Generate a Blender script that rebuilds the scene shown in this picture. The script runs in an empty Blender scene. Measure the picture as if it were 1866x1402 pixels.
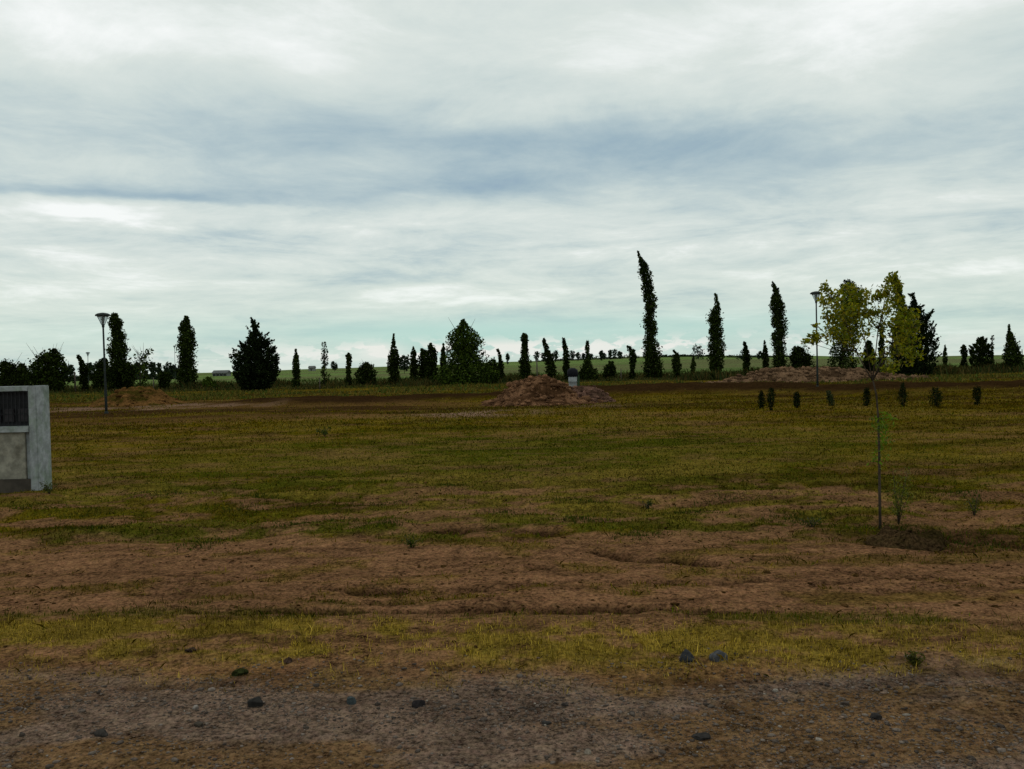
import bpy, math, random
import numpy as np
from mathutils import Vector, Matrix

random.seed(7)
RNG = np.random.default_rng(11)
S = bpy.context.scene
COL = S.collection

# ------------------------------------------------------------------ camera
W0, H0, F0 = 1866.0, 1402.0, 1600.0
EYE = 1.6
PITCH = math.atan(35.0 / F0)          # looking slightly down
ROLL = math.radians(1.3)
fwd = Vector((0, math.cos(PITCH), -math.sin(PITCH)))
right0 = Vector((1, 0, 0)); up0 = right0.cross(fwd)
rgt = right0 * math.cos(ROLL) - up0 * math.sin(ROLL)
upv = right0 * math.sin(ROLL) + up0 * math.cos(ROLL)
cam_d = bpy.data.cameras.new('camera'); cam = bpy.data.objects.new('camera', cam_d)
COL.objects.link(cam); S.camera = cam
cam.matrix_world = Matrix(((rgt.x, upv.x, -fwd.x, 0), (rgt.y, upv.y, -fwd.y, 0), (rgt.z, upv.z, -fwd.z, EYE), (0, 0, 0, 1)))
cam_d.sensor_width = 36; cam_d.lens = 36 * F0 / W0
cam_d.clip_start = 0.05; cam_d.clip_end = 12000

def ray(px, py):
    return fwd + rgt * ((px - W0 / 2) / F0) + upv * ((H0 / 2 - py) / F0)
def at(px, py, D):
    """point at distance D (metres in front) seen at this place of the photograph"""
    r = ray(px, py); k = D / r.y
    return Vector((r.x * k, D, EYE + r.z * k))
def on_ground(px, py):
    r = ray(px, py); k = -EYE / r.z
    return Vector((r.x * k, r.y * k, 0.0))
def azel(px, py):
    r = ray(px, py).normalized()
    return math.atan2(r.x, r.y), math.asin(r.z)

# ------------------------------------------------------------------ colour management
S.view_settings.view_transform = 'Standard'
S.view_settings.look = 'None'
S.view_settings.exposure = 0.0
S.view_settings.gamma = 1.0
S.view_settings.use_curve_mapping = False
S.cycles.max_bounces = 6
S.cycles.diffuse_bounces = 3

# ------------------------------------------------------------------ world: overcast sky
def lin(c):
    return tuple(((v / 255) / 12.92 if v / 255 <= .04045 else ((v / 255 + .055) / 1.055) ** 2.4) for v in c)

class NT:
    """small node-graph helper"""
    def __init__(s, tree): s.t = tree; s.n = tree.nodes; s.l = tree.links
    def put(s, inp, v):
        if hasattr(v, 'is_output') or isinstance(v, bpy.types.NodeSocket): s.l.new(v, inp)
        elif v is not None:
            inp.default_value = v
    def math(s, op, a, b=None, c=None, clamp=False):
        n = s.n.new('ShaderNodeMath'); n.operation = op; n.use_clamp = clamp
        s.put(n.inputs[0], a)
        if b is not None: s.put(n.inputs[1], b)
        if c is not None: s.put(n.inputs[2], c)
        return n.outputs[0]
    def add(s, a, b): return s.math('ADD', a, b)
    def sub(s, a, b): return s.math('SUBTRACT', a, b)
    def mul(s, a, b): return s.math('MULTIPLY', a, b)
    def vec(s, x, y, z):
        n = s.n.new('ShaderNodeCombineXYZ'); s.put(n.inputs[0], x); s.put(n.inputs[1], y); s.put(n.inputs[2], z); return n.outputs[0]
    def noise(s, v, scale, detail=5, rough=.55, dist=0, color=False):
        n = s.n.new('ShaderNodeTexNoise'); s.put(n.inputs['Vector'], v)
        n.inputs['Scale'].default_value = scale; n.inputs['Detail'].default_value = detail
        n.inputs['Roughness'].default_value = rough; n.inputs['Distortion'].default_value = dist
        return n.outputs['Color' if color else 'Fac']
    def smooth(s, v, a, b, lo=0., hi=1.):
        n = s.n.new('ShaderNodeMapRange'); n.interpolation_type = 'SMOOTHSTEP'
        s.put(n.inputs['Value'], v); n.inputs['From Min'].default_value = a; n.inputs['From Max'].default_value = b
        n.inputs['To Min'].default_value = lo; n.inputs['To Max'].default_value = hi
        return n.outputs[0]
    def mix(s, f, a, b, mode='MIX'):
        n = s.n.new('ShaderNodeMix'); n.data_type = 'RGBA'; n.blend_type = mode
        s.put(n.inputs[0], f)
        for i, v in ((6, a), (7, b)):
            if isinstance(v, tuple): n.inputs[i].default_value = (*v[:3], 1)
            else: s.l.new(v, n.inputs[i])
        return n.outputs[2]
    def gauss(s, az, el, px, py, sx, sy, amp, lowk=1.0):
        a0, e0 = azel(px, py)
        da = s.mul(s.sub(az, a0), 1600.0 / sx); de = s.mul(s.sub(el, e0), 1600.0 / sy)
        if lowk != 1.0:      # sharper on its lower side
            neg = s.math('MINIMUM', de, 0.0); pos = s.math('MAXIMUM', de, 0.0)
            de = s.add(pos, s.mul(neg, lowk))
        q = s.add(s.mul(da, da), s.mul(de, de))
        return s.mul(s.math('POWER', 2.718, s.mul(q, -1.0)), amp)

world = bpy.data.worlds.new('World'); S.world = world; world.use_nodes = True
T = NT(world.node_tree); T.n.clear()
wo = T.n.new('ShaderNodeOutputWorld'); bg = T.n.new('ShaderNodeBackground'); bg.inputs['Strength'].default_value = 0.1
T.l.new(bg.outputs[0], wo.inputs[0])
sky = T.n.new('ShaderNodeTexSky'); sky.sky_type = 'NISHITA'; sky.sun_disc = False
SUN_EL, SUN_AZ = math.radians(52), math.radians(-25)      # in front of the camera, a little left
sky.sun_elevation = SUN_EL; sky.sun_rotation = SUN_AZ
tc = T.n.new('ShaderNodeTexCoord'); sp = T.n.new('ShaderNodeSeparateXYZ'); T.l.new(tc.outputs['Generated'], sp.inputs[0])
X, Y, Z = sp.outputs
az0 = T.math('ARCTAN2', X, Y); el0 = T.math('ARCSINE', Z)
zc = T.add(T.math('MAXIMUM', Z, 0.0), 0.09)
P = T.vec(T.math('DIVIDE', X, zc), T.math('DIVIDE', Y, zc), 0.0)       # cloud layer seen in perspective
P2 = T.vec(T.mul(az0, 1.0), T.mul(el0, 4.2), 0.3)                        # low streaky layer
wob = T.sub(T.noise(P2, 3.2, 4, .6), .5)
wob2 = T.sub(T.noise(T.vec(az0, T.mul(el0, 3.0), 5.0), 9.0, 5, .6), .5)
az = T.add(az0, T.mul(wob, .22))
el = T.add(T.add(el0, T.mul(wob, .055)), T.mul(wob2, .022))
B = T.add(0.69, T.mul(T.sub(T.noise(P, .62, 8, .62), .5), .95))
B = T.add(B, T.mul(T.sub(T.noise(P, 1.7, 8, .68, .6), .5), .5))
streak = T.sub(T.noise(T.vec(az0, T.mul(el0, 5.5), 2.0), 6.0, 8, .68, .6), .5)
lowmask = T.smooth(el0, .21, .13)
B = T.add(B, T.mul(T.mul(streak, lowmask), .85))
B = T.add(B, T.mul(lowmask, -.035))
for g in [(230, 356, 300, 20, -.34, 1.8), (950, 262, 420, 44, -.27, 1.3), (820, 338, 330, 40, -.22, 1.6),
          (640, 225, 700, 100, -.16, 1.0), (1450, 290, 420, 70, -.20, 1.3), (240, 80, 300, 80, .20, 1.0), (590, 60, 180, 70, .16, 1),
          (1480, 70, 420, 110, .20, 1.0), (130, 395, 160, 14, .25, 1.0), (300, 430, 220, 16, -.2, 1.0), (1830, 405, 160, 20, -.25, 1.),
          (650, 400, 420, 18, .10, 1.), (1330, 445, 240, 12, .15, 1.), (620, 535, 900, 26, .10, 1.), (1760, 508, 240, 16, .18, 1)]:
    B = T.add(B, T.gauss(az, el, *g))
ramp = T.n.new('ShaderNodeValToRGB'); T.l.new(B, ramp.inputs[0])
E = ramp.color_ramp.elements
E[0].position = .10; E[0].color = (*lin((130, 157, 182)), 1)
E[1].position = .96; E[1].color = (*lin((248, 251, 249)), 1)
for p, c in ((.30, (158, 181, 192)), (.48, (184, 201, 204)), (.62, (205, 217, 214)), (.78, (221, 229, 224))):
    e = E.new(p); e.color = (*lin(c), 1)
cloud = ramp.outputs[0]
# bluish violet in the darkest patches, greenish in the thin low parts
gapn = T.smooth(T.noise(T.vec(az0, T.mul(el0, 6.0), 9.0), 3.0, 4, .5), .3, .6)
a0, e0 = azel(933, 612)
gap = T.mul(T.gauss(az, el0, 880, 612, 640, 34, .95), T.add(.6, T.mul(gapn, .4)))
cloud = T.mix(gap, cloud, lin((156, 210, 210)))
lowg = T.mul(T.smooth(el0, .15, .03), .28)
cloud = T.mix(lowg, cloud, lin((205, 226, 205)))
# little fair-weather clouds just above the horizon
cu = T.noise(T.vec(T.mul(az0, 1.0), T.mul(el0, 2.6), 1.7), 26.0, 5, .6)
cum = T.mul(T.smooth(cu, .50, .56), T.gauss(az0, el0, 950, 638, 560, 18, 1.3, 1.0))
cum = T.add(cum, T.mul(T.gauss(T.add(az0, T.mul(wob2, .03)), T.add(el0, T.mul(wob2, .02)), 690, 640, 36, 15, 1.1, 1.0), .9))
cum = T.math('MINIMUM', cum, 1.0)
cloud = T.mix(cum, cloud, lin((234, 237, 232)))
mul10 = T.mix(1.0, cloud, (10.0, 10.0, 10.0), 'MULTIPLY')
cover = T.sub(.96, T.mul(gap, .12))
final = T.mix(cover, sky.outputs[0], mul10)
T.l.new(final, bg.inputs['Color'])

sun_d = bpy.data.lights.new('sun', 'SUN'); sun_d.energy = 0.5; sun_d.angle = math.radians(18); sun_d.color = (1, .96, .9)
sun = bpy.data.objects.new('sun', sun_d); COL.objects.link(sun)
sd = Vector((math.sin(SUN_AZ) * math.cos(SUN_EL), math.cos(SUN_AZ) * math.cos(SUN_EL), math.sin(SUN_EL)))
sun.rotation_euler = sd.to_track_quat('Z', 'Y').to_euler()

# ------------------------------------------------------------------ noise in numpy
def _h(ix, iy, seed):
    n = (ix.astype(np.int64) * 374761393 + iy.astype(np.int64) * 668265263 + seed * 974634777) & 0xffffffff
    n = ((n ^ (n >> 13)) * 1274126177) & 0xffffffff
    n = n ^ (n >> 16)
    return (n & 0xffffff) / float(0xffffff)
def vnoise(x, y, seed=0):
    ix = np.floor(x); iy = np.floor(y); fx = x - ix; fy = y - iy
    fx = fx * fx * fx * (fx * (fx * 6 - 15) + 10); fy = fy * fy * fy * (fy * (fy * 6 - 15) + 10)
    a = _h(ix, iy, seed); b = _h(ix + 1, iy, seed); c = _h(ix, iy + 1, seed); d = _h(ix + 1, iy + 1, seed)
    return (a * (1 - fx) + b * fx) * (1 - fy) + (c * (1 - fx) + d * fx) * fy
def fbm(x, y, seed=0, o=4, r=.5):
    s = 0; a = 1; t = 0
    for i in range(o):
        s = s + a * vnoise(x * 2 ** i + 13.7 * i, y * 2 ** i - 7.3 * i, seed + i); t += a; a *= r
    return s / t
def sst(x, a, b):
    t = np.clip((x - a) / (b - a), 0, 1); return t * t * (3 - 2 * t)
def bump(x, a, b, c, d): return sst(x, a, b) * (1 - sst(x, c, d))

# ------------------------------------------------------------------ terrain
HPX = [(0, -8), (380, -5), (540, 1), (920, 5), (1100, 8), (1250, 8.5), (1500, 3), (1700, -5), (1866, -8)]
HAZ = np.array([math.atan((p - 933) / 1600) for p, _ in HPX]); HV = np.array([v for _, v in HPX], float)
G = lambda px, py: on_ground(px, py)
# ruts and clod lines in the earth track: (x0,y0,x1,y1,half width,depth)
def seg(p0, p1, w, d):
    a = G(*p0); b = G(*p1); return (a.x, a.y, b.x, b.y, w, d)
RUTS = [seg((1085, 1002), (1285, 1026), .075, 1.7), seg((540, 1066), (720, 1074), .055, 1.2), seg((1130, 1062), (1470, 1058), .05, .9),
        seg((770, 968), (1010, 974), .13, 1.3), seg((1480, 1070), (1640, 1058), .04, .5), seg((1500, 1040), (1720, 1066), .05, .5),
        seg((800, 1080), (930, 1070), .05, .6), seg((600, 1092), (760, 1094), .04, .5), seg((1600, 985), (1866, 990), .22, .8),
        seg((1270, 915), (1420, 912), .25, .5), seg((330, 1062), (100, 1090), .04, .35), seg((1700, 1128), (1866, 1140), .04, .6),
        seg((880, 1112), (1420, 1112), .06, 1.1), seg((360, 1118), (880, 1108), .05, .9), seg((1020, 1040), (960, 1040), .05, .5),
        seg((40, 1238), (420, 1246), .03, .4)]
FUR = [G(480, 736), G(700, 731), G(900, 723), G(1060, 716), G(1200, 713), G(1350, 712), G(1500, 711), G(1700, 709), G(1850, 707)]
def dseg(x, y, s):
    x0, y0, x1, y1 = s[:4]; dx, dy = x1 - x0, y1 - y0; L = dx * dx + dy * dy
    t = np.clip(((x - x0) * dx + (y - y0) * dy) / L, 0, 1)
    px = x0 + dx * t; py = y0 + dy * t
    return np.hypot(x - px, y - py), t
def rutmask(x, y):
    m = np.zeros_like(x)
    wx = (fbm(x * 1.7, y * 1.7, 31) - .5) * .22; wy = (fbm(x * 2.1 + 9, y * 2.1, 32) - .5) * .28
    br = .45 + 1.1 * sst(fbm(x * 3.2, y * 6.0, 33), .35, .6)
    for s in RUTS:
        d, t = dseg(x + wx, y + wy, s)
        m = np.maximum(m, np.exp(-(d / s[4]) ** 2) * s[5] * br * (0.35 + 0.65 * np.sin(np.pi * np.clip(t, .08, .92)))) if s[4] < .2 else np.maximum(m, np.exp(-(d / s[4]) ** 2) * s[5] * br)
    return m
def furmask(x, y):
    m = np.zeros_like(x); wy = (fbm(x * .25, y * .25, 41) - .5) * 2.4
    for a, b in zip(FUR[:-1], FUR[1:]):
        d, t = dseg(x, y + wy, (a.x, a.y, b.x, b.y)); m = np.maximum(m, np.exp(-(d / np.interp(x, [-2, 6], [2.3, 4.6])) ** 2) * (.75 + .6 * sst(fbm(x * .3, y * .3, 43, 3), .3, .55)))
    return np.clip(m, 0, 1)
def height(x, y):
    x = np.asarray(x, float); y = np.asarray(y, float)
    d = np.hypot(x, y); az_ = np.arctan2(x, np.maximum(y, 1e-3))
    hv = np.interp(az_, HAZ, HV)
    far = (hv / 1600 * 900 + 1.6) * sst(d, 240, 900) * np.where(y > 0, 1, .4)
    h = far + (fbm(x / 160, y / 160, 5, 3) - .5) * 3.0 * sst(d, 250, 700)
    h = h + (fbm(x / 9, y / 9, 2, 3) - .5) * .22 * sst(d, 12, 30) * (1 - sst(d, 300, 600))
    near = 1 - sst(d, 25, 45)
    v = y + .1 * x
    rough = .012 + .045 * bump(v, 7.6, 8.4, 11, 14) + .012 * bump(v, 5.6, 6.2, 7.5, 8.2)
    h = h + near * ((fbm(x * 1.1, y * 1.9, 3, 5, .55) - .5) * 2 * rough * 1.6 + (fbm(x * 8, y * 8, 4, 3) - .5) * .016)
    h = h + near * .02 * bump(v, 4.5, 4.8, 5.4, 5.6)          # the grassy strip stands a little proud
    h = h - .055 * near * rutmask(x, y) + np.interp(x, [-30, 0, 4, 30], [.16, .22, .32, .30]) * furmask(x, y) * (.3 + 1.3 * fbm(x * .7, y * 1.5, 44, 4))
    return h
def Hz(x, y): return float(height(np.array([x]), np.array([y]))[0])

DIRT = np.array([.156, .078, .038]); DIRT2 = np.array([.125, .066, .022]); GRAV = np.array([.134, .088, .062]); DAMP_SHADE = np.array([.024, .012, .005])  # last tone: damp soil, also the painted shade at the bank foot
DRY = np.array([.205, .140, .022]); OLIVE = np.array([.064, .043, .001]); GREEN = np.array([.036, .046, .001]); FIELD = np.array([.105, .150, .045])
FARB = np.array([.085, .042, .016])
gc = G(1000, 815)
def fields(x, y):
    """vegetation cover, dryness, greenness of the ground"""
    d = np.hypot(x, y); v = y + .1 * x + (fbm(x * .9, y * .9, 51) - .5) * .32
    n1 = fbm(x * 1.3, y * 2.6, 52, 5, .6); n2 = fbm(x * .35, y * .8, 53, 4); n3 = fbm(x * 5, y * 7, 54, 4, .6)
    strip = bump(v, 4.52, 4.80, 5.28, 5.50) * (.12 + .95 * sst(n3 * .6 + .55 * n1, .48, .66)) * (1 - .45 * sst(x, 1.2, 3.0))
    edge = bump(v, 5.35, 5.45, 5.62, 5.78) * (.10 + .5 * sst(n1 + .5 * (n3 - .5), .44, .62))
    low = bump(v, 4.1, 4.5, 4.8, 5.0) * .22 * sst(n3, .42, .66)
    track = .42 * bump(v, 5.7, 5.9, 8, 8.3) * sst(n1 * .6 + n3 * .4, .48, .62)
    patch = bump(v, 7.5, 8.6, 12, 14.0) * (.12 + .95 * sst(n1 * .7 + n3 * .3, .41, .54))
    turf = sst(v, 10.5, 13.5) * (.62 + .38 * sst(n1 * .6 + n2 * .4, .36, .52))
    worn = bump(y, 26, 31, 50, 60) * sst(fbm(x * .10, y * .24, 55, 5, .6), .42, .56)
    turf = turf * (1 - .7 * worn * sst(-x, -6, 6))
    veg = np.clip(strip + edge + low + track + patch + turf, 0, 1)
    dry = np.clip(bump(v, 4.2, 4.6, 5.25, 5.5) * 1.0 + .55 * bump(v, 8, 10, 13, 17) * sst(n2, .4, .6) + .45 * (n3 - .4) + .32 * sst(v, 12, 15) * sst(fbm(x * .35, y * .55, 59, 4, .6), .47, .6), 0, 1)
    gq = ((x - gc.x) / 6.5) ** 2 + ((y - gc.y) / 6.0) ** 2
    gq2 = ((x + 3.5) / 7.) ** 2 + ((y - 13.5) / 4.) ** 2
    green = np.clip(.9 * np.exp(-gq) * (.4 + n2) + .35 * np.exp(-gq2) + bump(v, 5.32, 5.45, 5.75, 6.0) * .9 + .8 * bump(v, 7.6, 8.5, 12, 14) * sst(n2 + (n3 - .5) * .5, .46, .6)
                    + .35 * sst(n1, .5, .65), 0, 1)
    return veg, dry, green, n1, n2, n3
def turf_var(x, y):
    return .42 + 1.15 * sst(.6 * fbm(x * .45, y * .8, 57, 4, .6) + .4 * fbm(x * 1.6, y * 2.6, 58, 3, .6), .34, .64)
def ground_colour(x, y):
    veg, dry, green, n1, n2, n3 = fields(x, y)
    d = np.hypot(x, y); v = y + .1 * x + (fbm(x * .9, y * .9, 51) - .5) * .32
    n4 = fbm(x * 2.2, y * 6, 61, 5, .62)
    gm = (1 - sst(y + .03 * x + (n1 - .5) * .6, 4.25, 4.75))[..., None]
    c = DIRT * (.78 + .5 * n4[..., None]); c = c * (1 - .5 * sst(n1, .5, .7)[..., None]) + DIRT2 * .5 * sst(n1, .5, .7)[..., None]
    g = GRAV * (.62 + .75 * n3[..., None]); warm = sst(fbm(x * 1.1, y * 2.5, 62, 4), .5, .66)[..., None]
    g = g * (1 - .7 * warm) + DIRT2 * .7 * warm * (.7 + .5 * n3[..., None])
    c = c * (1 - gm) + g * gm
    far = sst(d, 26, 36)[..., None]; c = c * (1 - far) + FARB * (.45 + 1.1 * fbm(x * .15, y * .28, 63, 4, .6)[..., None]) * far
    dr, gr = dry[..., None], green[..., None]
    tv = turf_var(x, y)[..., None]
    gcol = OLIVE * (.75 + .6 * n3[..., None]) * tv; gcol = gcol * (1 - gr) + GREEN * gr; gcol = gcol * (1 - dr) + DRY * .8 * dr
    vv = (veg * .92)[..., None]; c = c * (1 - vv) + gcol * vv
    damp = np.clip(rutmask(x, y) * 1.1, 0, .9)[..., None]  # mask for damp soil and, further down, painted bank shade
    stk = sst(fbm(x * .9, v * 7.5, 67, 5, .62), .52, .66) * bump(v, 5.6, 5.9, 12, 15) * .36 + sst(fbm(x * 2.2, y * 5.5, 68, 4, .6), .55, .7) * bump(v, 3.8, 4.3, 5.2, 5.8) * .45
    damp = np.maximum(damp, stk[..., None])
    frk = sst(fbm(x * .09, y * .30, 69, 5, .6), .50, .60) * bump(y, 28, 34, 60, 74) * .75
    damp = np.maximum(damp, frk[..., None])
    md = G(1660, 975); dm = .9 * np.exp(-(((x - md.x - .25) / .95) ** 2 + ((y - md.y + .05) / .42) ** 2) ** 1.5) * (.6 + .6 * n3)
    damp = np.maximum(damp, np.clip(dm, 0, .9)[..., None])
    damp = np.maximum(damp, np.clip(1.5 * furmask(x, y), 0, .97)[..., None])  # shaded side of the bank foot painted over the dug soil
    sp1 = G(870, 753); spill = np.exp(-(((x - sp1.x) / 2.3) ** 2 + ((y - sp1.y) / 2.2) ** 2) ** 1.5) * sst(fbm(x * .7, y * .5, 73, 4, .6), .36, .5) * .9
    sp2 = G(240, 745); sp3 = G(1080, 738); spill = np.maximum(spill, np.exp(-(((x - sp2.x) / 7) ** 2 + ((y - sp2.y) / 4) ** 2) ** 1.5) * sst(fbm(x * .4, y * .4, 74, 4, .6), .5, .6) * .8)
    spill = np.maximum(spill, np.exp(-(((x - sp3.x) / 1.5) ** 2 + ((y - sp3.y) / 1.6) ** 2) ** 1.5) * .7)
    c = c * (1 - spill[..., None]) + np.array([.185, .112, .080]) * spill[..., None]
    damp = damp * (1 - spill[..., None])
    damp = np.maximum(damp, (.35 * bump(v, 8, 9, 11, 13) * sst(n4, .55, .7))[..., None])
    c = c * (1 - damp) + DAMP_SHADE * damp
    ff = sst(d, 84, 100)[..., None]
    fn = fbm(x * .004, y * .012, 64, 4)[..., None]; fs = fbm(x * .02, y * .05, 66, 4)[..., None]
    fld = FIELD * (.55 + .9 * fs); stub = np.array([.10, .095, .045])
    k = sst(fn, .45, .6); fld = fld * (1 - .75 * k) + stub * .75 * k
    return c * (1 - ff) + fld * ff

def axis(lo, hi, dense_lo, dense_hi, step, g):
    pts = list(np.arange(dense_lo, dense_hi + 1e-6, step))
    s, p = step, pts[-1]
    while p < hi: s *= g; p += s; pts.append(p)
    s, p = step, dense_lo; neg = []
    while p > lo: s *= g; p -= s; neg.append(p)
    return np.array(neg[::-1] + pts)
def fast_mesh(name, V, Fq, n=4):
    me = bpy.data.meshes.new(name)
    V = np.ascontiguousarray(V, np.float32).reshape(-1, 3); Fq = np.ascontiguousarray(Fq, np.int32).reshape(-1, n)
    me.vertices.add(len(V)); me.vertices.foreach_set('co', V.ravel())
    me.loops.add(Fq.size); me.loops.foreach_set('vertex_index', Fq.ravel())
    me.polygons.add(len(Fq)); me.polygons.foreach_set('loop_start', np.arange(0, Fq.size, n, dtype=np.int32))
    me.update(calc_edges=True); return me
def set_col(me, C):
    a = me.color_attributes.new('tone', 'FLOAT_COLOR', 'POINT')
    C = np.concatenate([C, np.ones((len(C), 1))], 1).astype(np.float32); a.data.foreach_set('color', C.ravel())
def smooth_on(me): me.polygons.foreach_set('use_smooth', np.ones(len(me.polygons), bool))
def link(name, me, mat, parent=None):
    o = bpy.data.objects.new(name, me); COL.objects.link(o)
    if mat: me.materials.append(mat)
    if parent: o.parent = parent
    return o
def tag(o, label=None, cat=None, group=None, kind=None):
    if label: o['label'] = label
    if cat: o['category'] = cat
    if group: o['group'] = group
    if kind: o['kind'] = kind
    return o

# ------------------------------------------------------------------ materials
def mat_new(name, rough=.9, spec=.2):
    m = bpy.data.materials.new(name); m.use_nodes = True
    b = m.node_tree.nodes['Principled BSDF']; b.inputs['Roughness'].default_value = rough; b.inputs['Specular IOR Level'].default_value = spec
    return m, NT(m.node_tree), b
def mat_ground():
    m, t, b = mat_new('soil_and_turf', .97, .0)
    at_ = t.n.new('ShaderNodeAttribute'); at_.attribute_name = 'tone'
    g = t.n.new('ShaderNodeNewGeometry'); pos = g.outputs['Position']
    f1 = t.noise(pos, 38, 6, .7); f2 = t.noise(pos, 9, 5, .6); f3 = t.noise(pos, 1.4, 4, .6); f4 = t.noise(pos, 120, 3, .7)
    k = t.add(t.add(t.smooth(f1, .34, .66, .42, 1.5), t.smooth(f2, .3, .7, -.28, .28)), t.add(t.smooth(f3, .3, .7, -.16, .16), t.smooth(f4, .3, .7, -.25, .25)))
    c = t.mix(1.0, at_.outputs['Color'], t.vec(k, k, k), 'MULTIPLY')
    hue = t.noise(pos, 22, 4, .6, 0, True)
    c = t.mix(.22, c, t.mix(1.0, c, t.mix(.5, (1.6, 1.6, 1.6), t.mix(1.0, hue, (2.2, 2.2, 2.2), 'MULTIPLY')), 'MULTIPLY'))
    t.l.new(c, b.inputs['Base Color'])
    bm = t.n.new('ShaderNodeBump'); bm.inputs['Strength'].default_value = .9; bm.inputs['Distance'].default_value = .03
    hh = t.add(t.mul(f2, 1.0), t.add(t.mul(f1, .55), t.mul(f4, .2))); t.l.new(hh, bm.inputs['Height']); t.l.new(bm.outputs[0], b.inputs['Normal'])
    return m
def mat_tone(name, rough=.85, var=.35, scale=6., spec=.15, trans=0.):
    """colour per leaf or blade from the attribute, mottled by noise"""
    m, t, b = mat_new(name, rough, spec)
    at_ = t.n.new('ShaderNodeAttribute'); at_.attribute_name = 'tone'
    g = t.n.new('ShaderNodeNewGeometry'); f = t.noise(g.outputs['Position'], scale, 4, .6); k = t.smooth(f, .3, .7, 1 - var, 1 + var)
    c = t.mix(1.0, at_.outputs['Color'], t.vec(k, k, k), 'MULTIPLY'); t.l.new(c, b.inputs['Base Color'])
    if trans:
        tr = t.n.new('ShaderNodeBsdfTranslucent'); t.l.new(t.mix(1., c, (1.5, 1.6, .7), 'MULTIPLY'), tr.inputs[0])
        ms = t.n.new('ShaderNodeMixShader'); ms.inputs[0].default_value = trans
        t.l.new(b.outputs[0], ms.inputs[1]); t.l.new(tr.outputs[0], ms.inputs[2]); t.l.new(ms.outputs[0], t.n['Material Output'].inputs[0])
    return m
def mat_plain(name, col, rough=.8, var=.2, scale=8., spec=.3, bumpd=.004, metal=0., col2=None, thr=(.45, .65)):
    m, t, b = mat_new(name, rough, spec); b.inputs['Metallic'].default_value = metal
    tcn = t.n.new('ShaderNodeTexCoord'); f = t.noise(tcn.outputs['Object'], scale, 6, .65); k = t.smooth(f, .3, .7, 1 - var, 1 + var)
    base = col
    if col2: base = t.mix(t.smooth(t.noise(tcn.outputs['Object'], scale * .4, 5, .6), *thr), col, col2)
    c = t.mix(1.0, base, t.vec(k, k, k), 'MULTIPLY'); t.l.new(c, b.inputs['Base Color'])
    bm = t.n.new('ShaderNodeBump'); bm.inputs['Strength'].default_value = .6; bm.inputs['Distance'].default_value = bumpd
    t.l.new(t.noise(tcn.outputs['Object'], scale * 5, 5, .6), bm.inputs['Height']); t.l.new(bm.outputs[0], b.inputs['Normal'])
    return m
M_GROUND = mat_ground()
M_LEAF = mat_tone('foliage', .9, .3, 1.2, .0)
M_YLEAF = mat_tone('sapling_leaf', .65, .2, 12., .15, .35)
M_BLADE = mat_tone('grass_blade', .9, .25, 5., .0, .12)
M_BARK = mat_plain('bark', (.055, .042, .03), .95, .35, 10., .1, .01)
M_STONE = mat_tone('stone', .9, .3, 60., .08)
M_EARTH = mat_ground(); M_EARTH.name = 'earth'
M_CONC = mat_plain('weathered_concrete', (.285, .298, .305), .9, .26, 9., .1, .012, 0, (.20, .235, .20), (.42, .64))
M_STUCCO = mat_plain('beige_render', (.25, .235, .19), .92, .3, 9., .1, .006, 0, (.17, .155, .12))
M_BLACKMETAL = mat_plain('dark_iron', (.012, .012, .014), .6, .3, 20., .3, .001)
M_POST = mat_plain('lamp_post_paint', (.030, .036, .034), .75, .25, 9., .06, .001, 0, (.02, .023, .021))
M_WOOD = mat_plain('weathered_wood', (.10, .085, .065), .9, .3, 14., .15, .004)
M_WHITE = mat_plain('dirty_white_plastic', (.25, .265, .27), .6, .2, 9., .3, .001, 0, (.24, .25, .25))
M_BAG = mat_plain('black_plastic', (.010, .010, .014), .8, .3, 9., .1, .01)
M_GREENPL = mat_plain('green_post', (.02, .05, .015), .6, .2, 9.)
M_WALLF = mat_plain('pale_farm_wall', (.17, .18, .16), .9, .15, 1.)
M_ROOFF = mat_plain('dull_metal_roof', (.07, .075, .07), .8, .2, 1.)
def mat_glass():
    m, t, b = mat_new('frosted_bowl', .35, .5); b.inputs['Base Color'].default_value = (.62, .68, .66, 1)
    b.inputs['Transmission Weight'].default_value = .75; b.inputs['IOR'].default_value = 1.1
    return m
M_GLASS = mat_glass()

# ------------------------------------------------------------------ ground sheet
xs = axis(-3800, 3800, -4.4, 4.4, .04, 1.042)
ys = axis(-1500, 4200, 3.0, 6.0, .025, 1.0145)
ys = np.concatenate([[-1500, -700, -300, -120, -50, -20, -8, -3, 0, 1.2, 2.2], ys[ys > 2.6]])
GX, GY = np.meshgrid(xs, ys); gx, gy = GX.ravel(), GY.ravel()
gz = height(gx, gy)
ny, nx = GX.shape
idx = np.arange(nx * ny).reshape(ny, nx)
quads = np.stack([idx[:-1, :-1], idx[:-1, 1:], idx[1:, 1:], idx[1:, :-1]], -1).reshape(-1, 4)
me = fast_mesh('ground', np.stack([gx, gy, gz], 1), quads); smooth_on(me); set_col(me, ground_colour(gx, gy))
tag(link('ground', me, M_GROUND), kind='structure')

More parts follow.
